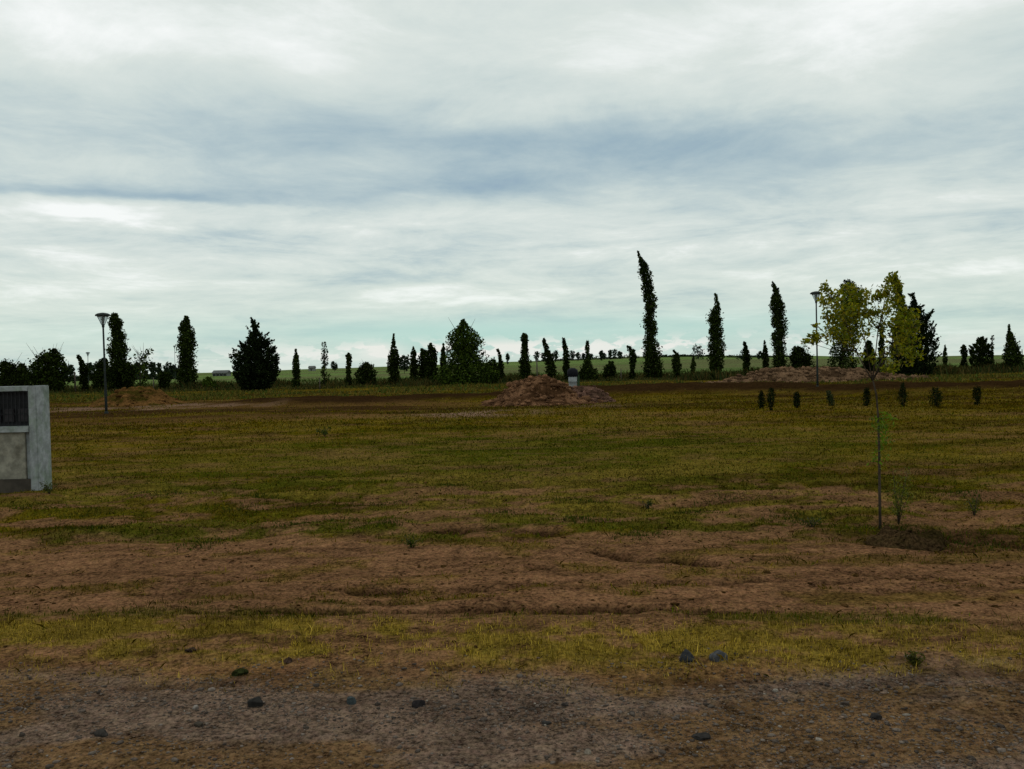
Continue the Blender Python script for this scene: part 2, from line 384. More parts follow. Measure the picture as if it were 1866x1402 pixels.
# ------------------------------------------------------------------ grass, weeds, stones (nobody could count them)
def blades(x, y, hgt, wid, col, lean=.6, seed=1, zoff=0.):
    """two-quad-free tapered blades: one triangle each, plus a bent tip for larger ones"""
    r = np.random.default_rng(seed); n = len(x); z = height(x, y) - .004 + zoff
    a = r.uniform(0, 2 * np.pi, n); la = r.uniform(0, 2 * np.pi, n); ln = np.abs(r.normal(0, lean, n)) * hgt
    dx, dy = np.cos(a) * wid / 2, np.sin(a) * wid / 2
    p = np.stack([x, y, z], 1); d = np.stack([dx, dy, 0 * dx], 1)
    l = np.stack([np.cos(la) * ln, np.sin(la) * ln, 0 * ln], 1); up = np.stack([0 * x, 0 * x, hgt], 1)
    m = p + up * .62 + l * .35
    V = np.stack([p - d, p + d, m + d * .7, p + up * r.uniform(.8, 1.05, n)[:, None] + l, m - d * .7], 1)
    Fi = np.arange(n * 5).reshape(n, 5)
    me = fast_mesh('grass', V.reshape(-1, 3), Fi, 5); set_col(me, np.repeat(col, 5, 0)); return me
def scatter(n, xr, yr, seed, prob):
    r = np.random.default_rng(seed); x = r.uniform(*xr, n); y = r.uniform(*yr, n)
    keep = r.uniform(0, 1, n) < prob(x, y); return x[keep], y[keep], r
def veg_cols(x, y, r, bright=1.15):
    veg, dry, green, n1, n2, n3 = fields(x, y)
    u = r.uniform(0, 1, len(x)); c = np.where((u < green * .8)[:, None], GREEN * 1.15, OLIVE * 1.25)
    c = np.where((r.uniform(0, 1, len(x)) < dry * .85 + .06)[:, None], DRY * 1.15, c)
    return c * np.clip(r.lognormal(-.08, .45, (len(x), 1)), .3, 2.3) * bright * (.35 + .65 * turf_var(x, y))[:, None]
# dry strip beside the road
x, y, r = scatter(105000, (-4.6, 4.6), (4.2, 6.6), 3, lambda x, y: fields(x, y)[0] * .9 * (y + .1 * x > 4.15) * (y + .1 * x < 5.85))
h = np.minimum(r.gamma(4, .0055, len(x)) + .008, .055)
o = link('dry_grass', blades(x, y, h, r.uniform(.002, .0045, len(x)), veg_cols(x, y, r), .55, 5), M_BLADE)
tag(o, 'yellowed dry grass strip between the gravel road and the earth track', 'grass', kind='stuff')
# patchy turf
x, y, r = scatter(230000, (-1, 1), (0, 1), 4, lambda x, y: np.ones_like(x))
yy = 6.0 + 50 * y ** 1.9; xx = x * yy * .66
kp = r.uniform(0, 1, len(x)) < fields(xx, yy)[0] ** 1.3 * (1 - np.clip(furmask(xx, yy) * 1.6, 0, 1)); xx, yy = xx[kp], yy[kp]
h = np.minimum(r.gamma(3, .006, len(xx)) + .010, .05) * (1 + .8 * sst(yy, 14, 30))
o = link('short_grass', blades(xx, yy, h, r.uniform(.005, .009, len(xx)) * (yy / 7.5), np.minimum(veg_cols(xx, yy, r, 1.0), np.array([.16, .125, .03])), .8, 6), M_BLADE)
tag(o, 'short olive grass growing in patches over the lawn', 'grass', kind='stuff')
# weeds along the tree row
def weed_strip(n, D0, D1, hmin, hmax, seed, cols, name, label):
    r = np.random.default_rng(seed); y = r.uniform(D0, D1, n); x = r.uniform(-.66, .66, n) * y
    kk = fbm(x * .25, y * .3, seed, 4, .6); kp = (kk > .36) & (r.uniform(0, 1, n) > furmask(x, y) * 1.6); x, y, kk = x[kp], y[kp], kk[kp]
    hh = (hmin + (hmax - hmin) * sst(kk, .4, .75)) * r.uniform(.5, 1.2, len(x))
    ci = r.integers(0, len(cols), len(x)); c = np.array(cols)[ci] * r.uniform(.6, 1.4, (len(x), 1))
    o = link(name, blades(x, y, hh, r.uniform(.05, .12, len(x)), c, .5, seed), M_BLADE); tag(o, label, 'weeds', kind='stuff')
weed_strip(70000, 73, 95, .15, .9, 21, [(.03, .045, .014), (.05, .05, .016), (.08, .06, .02)], 'tall_weeds', 'dark rank weeds and tall grass growing along the row of trees')
weed_strip(26000, 50, 76, .05, .28, 22, [(.095, .085, .016), (.12, .09, .022), (.05, .07, .014)], 'rough_grass', 'rough yellow green grass in front of the tree row')
weed_strip(15000, 92, 130, .1, .7, 23, [(.05, .08, .02), (.06, .06, .02), (.04, .055, .015)], 'field_edge_growth', 'green growth at the near edge of the far field')

# stones
ICO = None
def ico():
    t = (1 + 5 ** .5) / 2
    v = np.array([(-1, t, 0), (1, t, 0), (-1, -t, 0), (1, -t, 0), (0, -1, t), (0, 1, t), (0, -1, -t), (0, 1, -t), (t, 0, -1), (t, 0, 1), (-t, 0, -1), (-t, 0, 1)], float)
    v /= np.linalg.norm(v[0])
    f = np.array([(0, 11, 5), (0, 5, 1), (0, 1, 7), (0, 7, 10), (0, 10, 11), (1, 5, 9), (5, 11, 4), (11, 10, 2), (10, 7, 6), (7, 1, 8), (3, 9, 4), (3, 4, 2), (3, 2, 6), (3, 6, 8), (3, 8, 9), (4, 9, 5), (2, 4, 11), (6, 2, 10), (8, 6, 7), (9, 8, 1)])
    return v, f
IV, IF = ico()
def stones(x, y, s, col, seed, squash=.65, z=None):
    r = np.random.default_rng(seed); n = len(x)
    V = IV[None] * (1 + r.uniform(-.28, .28, (n, 12, 1))) * s[:, None, None] * np.stack([r.uniform(.7, 1.3, n), r.uniform(.7, 1.3, n), r.uniform(.5, 1, n) * squash], 1)[:, None, :]
    a = r.uniform(0, 6.28, n); ca, sa = np.cos(a)[:, None], np.sin(a)[:, None]
    X = V[..., 0] * ca - V[..., 1] * sa; Yv = V[..., 0] * sa + V[..., 1] * ca
    if z is None: z = height(x, y)
    V = np.stack([X + x[:, None], Yv + y[:, None], V[..., 2] + (z + s * .12)[:, None]], -1)
    Fi = (IF[None] + 12 * np.arange(n)[:, None, None]).reshape(-1, 3)
    me = fast_mesh('stones', V.reshape(-1, 3), Fi, 3); set_col(me, np.repeat(col, 12, 0)); return me
x, y, r = scatter(60000, (-3.6, 3.6), (3.0, 5.0), 8, lambda x, y: (1 - sst(y + .03 * x, 4.15, 4.9)) * (.3 + .7 * sst(fbm(x * 1.5, y * 3, 71), .4, .62)))
s = np.clip(r.lognormal(-5.75, .58, len(x)), .0014, .018)
pal = np.array([(.095, .072, .058), (.14, .11, .09), (.050, .038, .030), (.15, .10, .07), (.085, .066, .052), (.20, .17, .14)])
c = pal[r.choice(6, len(x), p=[.3, .22, .24, .1, .11, .03])] * r.uniform(.7, 1.2, (len(x), 1))
tag(link('gravel', stones(x, y, s, c, 9), M_STONE), 'loose grey brown gravel on the near road', 'gravel', kind='stuff')
# crumbs of earth on the track and among the patchy grass
x = RNG.uniform(-1, 1, 15000); y = 4.8 + 9 * RNG.uniform(0, 1, 15000); x = x * y * .66
v = y + .1 * x; kp = RNG.uniform(0, 1, len(x)) < (.10 + .55 * sst(fbm(x * 1.2, y * 3, 72), .46, .62) + rutmask(x, y)) * np.where((v > 4.9) & (v < 5.6), .15, 1); x, y = x[kp], y[kp]
s = np.clip(RNG.lognormal(-5.0, .5, len(x)), .003, .03); dk = RNG.uniform(.45, 1.05, (len(x), 1))
tag(link('earth_crumbs', stones(x, y, s, DIRT2 * dk * .7, 10), M_EARTH), 'small crumbs of brown soil scattered over the earth track', 'soil', kind='stuff')

# individual rocks and clods that the photograph shows singly
def rock(px, py, wpx, hpx, col, name, label, cat, mat=None, seed=0, group=None):
    p = G(px, py + hpx / 2); r = np.random.default_rng(100 + seed)
    sc = p.y / F0; a, b = wpx * sc / 2, hpx * sc / 2
    import bmesh
    bm = bmesh.new(); bmesh.ops.create_icosphere(bm, subdivisions=3, radius=1)
    off = r.uniform(0, 50); planes = [(Vector(r.normal(0, 1, 3)).normalized(), r.uniform(.55, .85)) for _ in range(11)]
    for vt in bm.verts:
        c0 = vt.co.copy()
        for pn, pd in planes:
            dd = c0.dot(pn)
            if dd > pd: c0 = c0 - pn * (dd - pd)
        n2 = vnoise(np.array([c0.x * 5 + off]), np.array([c0.y * 5 - c0.z * 5]), 6)[0]
        f = 1.22 + .16 * (n2 - .5)
        vt.co = Vector((c0.x * a * f, c0.y * a * .8 * f, max(c0.z, -.6) * b * 1.15 * f))
    me = bpy.data.meshes.new(name); bm.to_mesh(me); bm.free()
    set_col(me, np.array([col] * len(me.vertices)) * r.uniform(.85, 1.1, (len(me.vertices), 1)))
    o = link(name, me, mat or M_STONE); o.location = (p.x, p.y, Hz(p.x, p.y) + b * .30); o.rotation_euler[2] = r.uniform(-.5, .5)
    return tag(o, label, cat, group)
rock(1253, 1195, 27, 24, (.030, .031, .034), 'rock', 'dark grey rock in the dry grass, the left and darker of a close pair', 'rock', seed=1)
rock(1309, 1196, 29, 20, (.058, .058, .062), 'rock', 'paler flat grey rock in the dry grass, right of the darker one', 'rock', seed=2)
rock(465, 1274, 26, 22, (.022, .02, .018), 'stone', 'largest black stone at the back edge of the gravel, left half', 'stone', seed=3)
rock(763, 1279, 22, 14, (.022, .018, .018), 'stone', 'black stone lying on the gravel road left of the middle', 'stone', seed=4)
rock(185, 1337, 22, 13, (.035, .03, .026), 'stone', 'flat dark stone near the bottom left corner of the gravel road', 'stone', seed=5)
rock(362, 1317, 17, 9, (.05, .04, .03), 'stone', 'small flat brown stone between the two blackest stones at left', 'stone', seed=6)
rock(1275, 1335, 34, 12, (.025, .022, .02), 'stone', 'long low dark stone on the gravel right of the middle near the bottom', 'stone', seed=7)
rock(1598, 1301, 22, 14, (.03, .026, .024), 'stone', 'dark lump of stone on the gravel below the two grey rocks and to their right', 'stone', seed=8)
rock(1541, 1277, 16, 9, (.06, .045, .036), 'stone', 'small brown stone at the back edge of the gravel on the right', 'stone', seed=9)
rock(994, 1314, 20, 6, (.03, .027, .024), 'stone', 'thin dark sliver of stone in the middle of the gravel road', 'stone', seed=10)
rock(1030, 1277, 13, 9, (.04, .032, .028), 'stone', 'small dark stone at the back of the gravel in the middle', 'stone', seed=11)
rock(640, 1275, 18, 16, (.045, .056, .058), 'stone', 'bluish stone half sunk in the gravel between two black ones', 'stone', seed=12)
rock(357, 1288, 10, 8, (.20, .17, .15), 'stone', 'small pale pinkish stone on the gravel road at left', 'stone', seed=13)
rock(1070, 1368, 14, 8, (.22, .18, .14), 'stone', 'small pale stone at the bottom edge of the road in the middle', 'stone', seed=14)
rock(525, 1206, 20, 10, (.05, .03, .022), 'earth_clod', 'dark brown clod at the near edge of the dry grass strip', 'clod', M_EARTH, seed=15)
rock(437, 1222, 26, 14, (.026, .030, .010), 'earth_clod', 'mossy dark green clod in front of the dry grass strip', 'clod', M_EARTH, seed=16)
rock(347, 1188, 18, 10, (.05, .032, .024), 'earth_clod', 'brown clod lying in the left part of the dry grass strip', 'clod', M_EARTH, seed=17)

# ------------------------------------------------------------------ earth mounds
def mound(name, cx, cy, rx, ry, hgt, col, seed, label, cat, shape=None, clods=260, csz=.05, veg=None):
    root = bpy.data.objects.new(name, None); COL.objects.link(root); root.location = (cx, cy, 0); tag(root, label, cat)
    nu, nv = 150, 80
    u = np.linspace(-1.15, 1.15, nu); w = np.linspace(-1.15, 1.15, nv); U, Wv = np.meshgrid(u, w); U, Wv = U.ravel(), Wv.ravel()
    x = cx + U * rx; y = cy + Wv * ry
    rr = np.sqrt(U ** 2 + Wv ** 2) + (fbm(U * 3 + seed, Wv * 3, seed, 4) - .5) * .35
    prof = np.clip(1 - rr, -.15, 1); prof = np.where(prof > 0, np.minimum(prof * 1.5, 1 - .45 * np.clip(1 - prof, 0, 1) ** 1.5) * .92, prof)
    if shape is not None: prof = np.where(prof > 0, prof * np.interp(U, *shape), prof)
    hh = prof * hgt * 1.25
    rg = (fbm(x * 1.6, y * 1.6, seed + 1, 5, .62) - .5) * hgt * .8 + (fbm(x * 6, y * 6, seed + 2, 3) - .5) * .16
    hh = hh + rg * np.clip(prof * 3, 0, 1)
    z = height(x, y) + hh
    id_ = np.arange(nu * nv).reshape(nv, nu)
    q = np.stack([id_[:-1, :-1], id_[:-1, 1:], id_[1:, 1:], id_[1:, :-1]], -1).reshape(-1, 4)
    me = fast_mesh('soil', np.stack([x - cx, y - cy, z], 1), q)
    n = fbm(x * 1.1, y * 1.1 + z * 2, seed + 3, 5, .65); c = np.array(col[0])[None] * (1 - sst(n, .42, .6)[:, None]) + np.array(col[1])[None] * sst(n, .42, .6)[:, None]
    c = c * (.7 + .6 * fbm(x * 4, y * 4 + z * 5, seed + 4, 3)[:, None])
    set_col(me, c); smooth_on(me); link('soil', me, M_EARTH, root)
    r = np.random.default_rng(seed); k = r.integers(0, len(x), clods * 3); k = k[prof[k] > .02][:clods]
    s = np.clip(r.lognormal(math.log(csz), .55, len(k)), csz * .3, .24)
    cc = np.array(col[0]) * r.uniform(.4, 1.3, (len(k), 1))
    me = stones(x[k] - cx, y[k] - cy, s, cc, seed, .8, z[k]); o = link('clods', me, M_EARTH, root); o['kind'] = 'stuff'
    return root, (x, y, z, prof)
P1 = at(985, 735, 35)
BR = ((.165, .084, .044), (.058, .028, .013))
mound('earth_mound', P1.x, 37.0, 2.65, 2.3, .86, BR, 5, 'tallest heap of reddish brown earth in the middle, in front of the tree row', 'mound',
      ([-1.15, -.9, -.6, -.35, -.1, .2, .5, 1.15], [.35, .5, .72, 1.0, 1.14, 1.02, .74, .45]), 900, .055)
P2 = at(1062, 735, 37)
mound('earth_mound', P2.x, 37.5, 1.35, 1.4, .55, ((.13, .07, .05), (.06, .034, .022)), 9, 'low dark reddish heap of earth at the right foot of the tallest heap', 'mound', None, 320, .05)
P3 = at(232, 738, 43)
mound('earth_mound', P3.x, 44.5, 2.2, 2.4, .72, ((.115, .056, .018), (.045, .032, .006)), 13, 'grassy orange brown heap of earth behind the left street lamp', 'mound',
      ([-1.15, -.6, -.1, .1, .5, 1.15], [.5, .95, 1.0, .85, .9, .25]), 200, .05)
P4 = at(1500, 700, 60)
P4.x += .35
mound('earth_bank', P4.x, 62.5, 8.1, 2.2, .74, ((.150, .088, .050), (.060, .034, .018)), 17, 'long low bank of pale spoil between the tree row and the row of small cypresses', 'bank',
      ([-1.15, -.9, -.6, -.2, .1, .5, 1.15], [.55, .9, 1.15, 1.25, 1.05, .95, .7]), 900, .09)
P5 = at(1655, 975, 8.1)
pm = G(1662, 990)
mound('planting_mound', pm.x, pm.y + .1, .36, .26, .10, ((.050, .030, .014), (.026, .018, .006)), 21, 'small dark mound of damp soil beside the foot of the staked sapling', 'mound', None, 110, .010)

# ------------------------------------------------------------------ leaf and trunk builders
def leaves_mesh(name, C, size, col, r, asp=.62, up_bias=0.):
    n = len(C)
    a = r.normal(0, 1, (n, 3)); a[:, 2] += up_bias; a /= np.linalg.norm(a, axis=1)[:, None]
    b = r.normal(0, 1, (n, 3)); b -= a * (a * b).sum(1)[:, None]; b /= np.linalg.norm(b, axis=1)[:, None]
    s = size[:, None]
    V = np.stack([C - a * s, C + b * s * asp, C + a * s, C - b * s * asp], 1)
    me = fast_mesh(name, V.reshape(-1, 3), np.arange(n * 4).reshape(n, 4), 4); set_col(me, np.repeat(col, 4, 0)); return me
def tube_geo(pts, rad, k=6):
    V, F = [], []
    pts = [Vector(p) for p in pts]
    for i, p in enumerate(pts):
        d = (pts[min(i + 1, len(pts) - 1)] - pts[max(i - 1, 0)]).normalized()
        a = d.orthogonal().normalized() if i == 0 else (a_ - d * a_.dot(d)).normalized()
        a_ = a; b = d.cross(a)
        for j in range(k):
            t = 2 * math.pi * j / k; V.append(p + (a * math.cos(t) + b * math.sin(t)) * rad[i])
    for i in range(len(pts) - 1):
        for j in range(k): F.append((i * k + j, i * k + (j + 1) % k, (i + 1) * k + (j + 1) % k, (i + 1) * k + j))
    F.append(tuple(range(k))[::-1]); F.append(tuple((len(pts) - 1) * k + j for j in range(k)))
    return V, F
def tubes(name, lst, mat, parent=None, k=6):
    V, F = [], []
    for pts, rad in lst:
        v, f = tube_geo(pts, rad, k); o = len(V); V += v; F += [tuple(i + o for i in q) for q in f]
    me = bpy.data.meshes.new(name); me.from_pydata([tuple(v) for v in V], [], F); smooth_on(me); return link(name, me, mat, parent)

DKG = [(.016, .025, .005), (.024, .034, .006), (.012, .018, .004)]
POP = [(.021, .033, .006), (.032, .046, .008), (.014, .022, .005)]
MIDG = [(.036, .058, .008), (.056, .080, .010), (.024, .040, .006)]
FARG = [(.018, .028, .016), (.024, .036, .018)]
NT_ = [0]
def tree(label, D, outline, base=None, kind='leafy', pal=POP, n=None, leaf=.10, group=None, cat='tree', name='tree', clump=.30, depth=1.0, fill_n=.50, trunk_h=None, trunk_r=None, seed=None, twigs=0, stretch=1.9):
    """outline: [(py, x_left, x_right)...] of the crown from top to bottom, as it stands D metres away"""
    NT_[0] += 1; r = np.random.default_rng(500 + NT_[0] if seed is None else seed)
    outline = sorted(outline)
    zs, cs, ws = [], [], []
    for (py, xl, xr) in outline:
        a, b = at(xl, py, D), at(xr, py, D); zs.append((a.z + b.z) / 2); cs.append((a.x + b.x) / 2); ws.append((b.x - a.x) / 2)
    zs, cs, ws = map(np.array, (zs[::-1], cs[::-1], ws[::-1])); ws = ws * (1.04 + .05 / (ws + .1))
    top = zs[-1]; bx = cs[0] if base is None else at(base, outline[-1][0], D).x
    gz_ = Hz(bx, D); root = bpy.data.objects.new(name, None); COL.objects.link(root); root.location = (bx, D, gz_)
    tag(root, label, cat, group)
    if zs[0] > gz_ + .6 * (top - gz_): zs[0] = gz_
    zs = np.where(np.arange(len(zs)) == 0, np.minimum(zs, np.maximum(gz_ + .02, zs)), zs)
    # volume-weighted heights
    zz = np.linspace(zs[0], top, 200); ww = np.interp(zz, zs, ws)
    pr = ww + .04 * ww.max(); pr /= pr.sum()
    H = top - zs[0]; wm = ws.max()
    if n is None: n = int(min(13000, max(420, 9.0 * (ww.mean() * 2 * H) / (leaf ** 2))))
    if kind == 'leafy':
        nc = max(26, int(n / 30)); hz = r.choice(zz, nc, p=pr); w = np.interp(hz, zz, ww); c = np.interp(hz, zs, cs)
        q = np.sqrt(r.uniform(.0, 1, nc)) * r.uniform(.75, 1.05, nc) * .92; a = r.uniform(0, 2 * np.pi, nc)
        cx = c + np.cos(a) * w * q; cyy = D + np.sin(a) * w * q * depth
        rc = np.maximum(clump * w * r.uniform(.6, 1.3, nc), leaf * .5)
        k = r.integers(0, nc, n); g = r.normal(0, .55, (n, 3)); g = g / np.maximum(1, np.linalg.norm(g, axis=1) / 1.15)[:, None]
        C = np.stack([cx[k] + g[:, 0] * rc[k], cyy[k] + g[:, 1] * rc[k], hz[k] + g[:, 2] * rc[k] * stretch], 1)
        tone = r.uniform(.65, 1.35, nc)[k]
        nf = int(n * fill_n); hf = r.choice(zz, nf, p=pr); hf = hf + r.uniform(-.5, .5, nf) * (zz[1] - zz[0]); wf = np.interp(hf, zz, ww); cf = np.interp(hf, zs, cs)
        wv = .38 + .38 * vnoise(hf * 1.1 + NT_[0] * 3.3, hf * 0 + 5., 8) + .55 * vnoise(hf * 2.6 / max(.35, wm) + NT_[0] * 7.1, hf * 0 + NT_[0], 3); qf = np.sqrt(r.uniform(0, 1, nf)) * wv; af = r.uniform(0, 6.2832, nf)
        C[:nf] = np.stack([cf + np.cos(af) * wf * qf, D + np.sin(af) * wf * qf * depth, hf], 1)
    else:      # conifer: stiff rising boughs
        nb = max(60, n // 34); hz = r.choice(zz[:-4], nb, p=(pr[:-4] / pr[:-4].sum())); w = np.interp(hz, zz, ww); c = np.interp(hz, zs, cs); a = r.uniform(0, 2 * np.pi, nb)
        spike = r.uniform(0, 1, nb) < .2; L = w * np.where(spike, r.uniform(.9, 1.02, nb), r.uniform(.55, .92, nb)); rise = np.where(spike, r.uniform(.6, 1.1, nb), r.uniform(.3, .9, nb))
        k = r.integers(0, nb, n); t = r.uniform(.0, 1, n) ** .8
        zb = hz - L * rise * .8
        th = (1 - t) ** .8 * .17 * wm + .012 * wm
        th = np.minimum(th, .35 * w[k] + .02)
        C = np.stack([c[k] + np.cos(a[k]) * L[k] * t, D + np.sin(a[k]) * L[k] * t * depth, np.maximum(zb[k] + L[k] * rise[k] * t, zs[0])], 1) + r.normal(0, .5, (n, 3)) * th[:, None]
        tone = r.uniform(.7, 1.3, nb)[k]
        nf = int(n * .42); hf = r.choice(zz, nf, p=pr); wf = np.interp(hf, zz, ww) * .80; qf = np.sqrt(r.uniform(0, 1, nf)); af = r.uniform(0, 6.2832, nf)
        C[:nf] = np.stack([np.interp(hf, zs, cs) + np.cos(af) * wf * qf, D + np.sin(af) * wf * qf, hf], 1)
    if kind != 'leafy':      # pointed bough tips standing out of the cone
        ns, per = 95, 44; hs = r.choice(zz[:-6], ns, p=pr[:-6] / pr[:-6].sum()); wsk = np.interp(hs, zz, ww); asp = r.uniform(0, 6.2832, ns); an = np.radians(r.uniform(32, 68, ns)); Ls = wm * r.uniform(.16, .40, ns)
        k = np.repeat(np.arange(ns), per); t = r.uniform(0, 1, ns * per) ** 1.3; rad_ = wsk[k] * .70 + np.cos(an[k]) * Ls[k] * t
        E_ = np.stack([np.interp(hs[k], zs, cs) + np.cos(asp[k]) * rad_, D + np.sin(asp[k]) * rad_, hs[k] + np.sin(an[k]) * Ls[k] * t], 1) + r.normal(0, .5, (ns * per, 3)) * ((1 - t) * .085 * wm + .012)[:, None]
        C = np.concatenate([C, E_]); tone = np.concatenate([tone, r.uniform(.7, 1.3, ns)[k]])
    keep_ = C[:, 2] > gz_ - .05; C = C[keep_]; tone = tone[keep_]
    C = C[C[:, 2] > gz_ - .05]; tone = tone[:len(C)]; m = len(C)
    col = np.array(pal)[r.integers(0, len(pal), m)] * tone[:, None] * r.uniform(.8, 1.2, (m, 1))
    C = C - np.array([bx, D, gz_])
    link('crown', leaves_mesh('crown', C, leaf * r.uniform(.6, 1.3, m), col, r), M_LEAF, root)
    tr = trunk_r or max(.03, .018 * (top - gz_)); ht = top - gz_; segs = 8
    pts, rad = [], []
    for i in range(segs + 1):
        z = ht * .96 * i / segs; zw = z + gz_; xx = np.interp(zw, zs, cs) if zw > zs[0] else cs[0] + (bx - cs[0]) * (1 - (zw - gz_) / max(.01, zs[0] - gz_))
        if i == 0: xx = bx
        pts.append((xx - bx, 0, z - (.08 if i == 0 else 0))); rad.append(tr * (1 - .88 * i / segs) + .004)
    lst = [(pts, rad)]
    for i in range((5 if kind == 'leafy' else 0) + twigs):
        t = r.uniform(.15, .9) if i < 5 else r.uniform(.55, 1.0); z = ht * t * .93; zw = z + gz_; w = float(np.interp(zw, zz, ww)); a = r.uniform(0, 6.28); x0 = float(np.interp(zw, zs, cs)) - bx
        p0 = (x0, 0, z); L = w * r.uniform(.6, 1.0); p1 = (x0 + math.cos(a) * L * .6, math.sin(a) * L * .6, z + L * .6); p2 = (x0 + math.cos(a) * L, math.sin(a) * L, z + L * 1.3)
        lst.append(([p0, p1, p2], [tr * .35, tr * .22, .008]))
    tubes('trunk', lst, M_BARK, root, 6)
    return root

def strip(py0, py1, x0, x1, w, sh='col'):
    """outline of a slim tree: top at (x0,py0), foot at (x1,py1), greatest width w"""
    out = []
    for i in range(9):
        t = i / 8; f = {'col': .12 + .88 * min(1, t * 2.2) ** .8, 'cone': .06 + .94 * t ** .8, 'egg': math.sin(math.pi * (.06 + .86 * t)) ** .7, 'twig': .10 + .10 * (t > .2) + .8 * sst(np.array(t), .35, .75)}[sh]
        c = x0 + (x1 - x0) * (t ** .7); out.append((py0 + (py1 - py0) * t, c - w * f / 2, c + w * f / 2))
    return out

# ------------------------------------------------------------------ the tree row, left to right
R0 = 80
tree('bushy dark shrub with feathery top just right of the concrete pillar', 76, [(636, 97, 101), (648, 78, 112), (660, 60, 118), (675, 50, 122), (695, 48, 124), (714, 60, 118)], pal=DKG + MIDG[2:], leaf=.12, name='shrub', cat='shrub', clump=.25, twigs=8)
tree('dark shrub at the left edge of the photo above the concrete pillar', 78, [(660, 4, 10), (668, -8, 32), (685, -10, 46), (712, -8, 46)], pal=DKG, name='shrub', cat='shrub')
tree('small dark shrub between the pillar top and the feathery shrub', 82, [(663, 36, 42), (675, 28, 52), (708, 26, 56)], pal=DKG, name='shrub', cat='shrub')
tree('young tree bending left at its tip, left of the left street lamp', R0, [(647, 139, 144), (655, 142, 150), (665, 144, 158), (680, 145, 160), (708, 148, 160)], pal=DKG)
tree('dense black green bush low behind the left street lamp post', 77, [(655, 186, 192), (662, 176, 198), (675, 170, 204), (695, 168, 206), (712, 176, 200)], pal=DKG, name='shrub', cat='shrub')
tree('full poplar directly right of the left street lamp', R0, [(572, 203, 212), (582, 201, 219), (592, 198, 223), (604, 201, 222), (612, 201, 230), (628, 200, 229), (640, 198, 232), (655, 203, 228), (672, 196, 236), (700, 198, 236), (710, 205, 228)], name='poplar', clump=.36)
tree('sparse pale green tree with thin twiggy top right of the first poplar', 84, [(636, 272, 276), (644, 242, 280), (655, 238, 274), (668, 236, 274), (690, 238, 272), (708, 244, 268)], pal=MIDG, n=420, leaf=.13, clump=.22, twigs=16)
tree('small dark bush between two poplars on the left', R0, [(678, 292, 304), (688, 288, 311), (706, 291, 308)], pal=DKG, name='shrub', cat='shrub')
tree('low round bush at the foot of the first poplar, on its right', 79, [(662, 226, 236), (672, 222, 244), (690, 222, 246), (709, 226, 244)], pal=DKG, name='shrub', cat='shrub')
tree('poplar with a side tip, left of the broad spiky conifer', R0, [(577, 336, 342), (588, 333, 346), (598, 324, 348), (608, 328, 354), (620, 325, 355), (632, 323, 357), (650, 325, 355), (665, 322, 355), (685, 324, 358), (714, 330, 352)], name='poplar', clump=.34)
tree('low olive bush at the foot of the broad spiky conifer, on its left', 78, [(688, 378, 382), (696, 370, 392), (712, 366, 398)], pal=MIDG, name='shrub', cat='shrub')
tree('broad black conifer with spiky rising boughs, left of the middle', 70, [(584, 461, 464), (594, 459, 468), (604, 460, 472), (612, 452, 478), (622, 446, 488), (634, 437, 494), (645, 424, 508), (660, 418, 511), (676, 418, 513), (690, 424, 508), (704, 434, 500), (716, 446, 480)], kind='conifer', pal=[(.011, .017, .006), (.015, .023, .007), (.009, .013, .005)], n=14000, leaf=.10, name='conifer', base=465)
tree('slim columnar tree just right of the broad spiky conifer', R0, strip(638, 713, 539, 540, 13, 'col'), pal=POP)
tree('slim tree with a bare forked top, second right of the spiky conifer', R0, [(624, 586, 596), (640, 586, 596), (652, 584, 598), (664, 584, 598), (672, 582, 599), (712, 581, 601)], pal=POP, n=700, clump=.3, twigs=14)
tree('slim tree with a dark knob near its tip, third right of the spiky conifer', R0, [(644, 634, 637), (651, 631, 641), (658, 632, 640), (668, 631, 639), (710, 628, 640)], pal=DKG)
tree('compact dark round shrub with ragged top between slim trees', R0, [(662, 666, 671), (668, 655, 680), (680, 650, 683), (695, 650, 684), (710, 654, 680)], pal=DKG, name='shrub', cat='shrub')
tree('tree with a long thin bare spire above a bushy foot', R0, [(610, 716, 718), (630, 714, 720), (642, 712, 726), (652, 706, 729), (668, 706, 728), (685, 709, 728), (706, 706, 732)], pal=DKG, twigs=6)
tree('dark pointed tree, first of the close group left of the broad green tree', 82, strip(632, 706, 753, 755, 15, 'col'), pal=DKG)
tree('blunt black tree squeezed in the middle of the close group', 84, [(637, 768, 774), (644, 764, 780), (660, 762, 782), (705, 764, 782)], pal=DKG)
tree('tall dark tree with two tips in the close group', R0, [(625, 783, 786), (633, 778, 792), (645, 777, 796), (665, 776, 796), (706, 776, 798)], pal=DKG)
tree('thin dark spire touching the left side of the broad green tree', 82, strip(626, 706, 808, 808, 13, 'col'), pal=DKG)
tree('broad leafy tree with a bright green pointed top, left of the earth heap', 74, [(582, 843, 846), (590, 838, 850), (598, 832, 858), (606, 822, 864), (616, 817, 874), (626, 815, 879), (638, 812, 880), (650, 806, 890), (662, 800, 898), (680, 797, 903), (700, 800, 902), (710, 808, 896)], pal=[(.030, .050, .007), (.048, .072, .009), (.018, .030, .006)], n=14000, leaf=.10, clump=.22, base=850)
tree('dark round bush at the right foot of the broad green tree', 76, [(656, 893, 902), (664, 886, 906), (680, 884, 908), (706, 886, 908)], pal=DKG, name='shrub', cat='shrub')
tree('small tree bent left, first right of the broad green tree', R0, [(637, 904, 908), (645, 907, 913), (655, 908, 916), (670, 907, 917), (700, 908, 918)], pal=DKG)
tree('flat topped slender tree behind the left side of the earth heap', R0, [(608, 953, 957), (614, 949, 962), (624, 951, 961), (640, 949, 963), (655, 947, 965), (670, 946, 968), (694, 946, 970)], pal=POP)
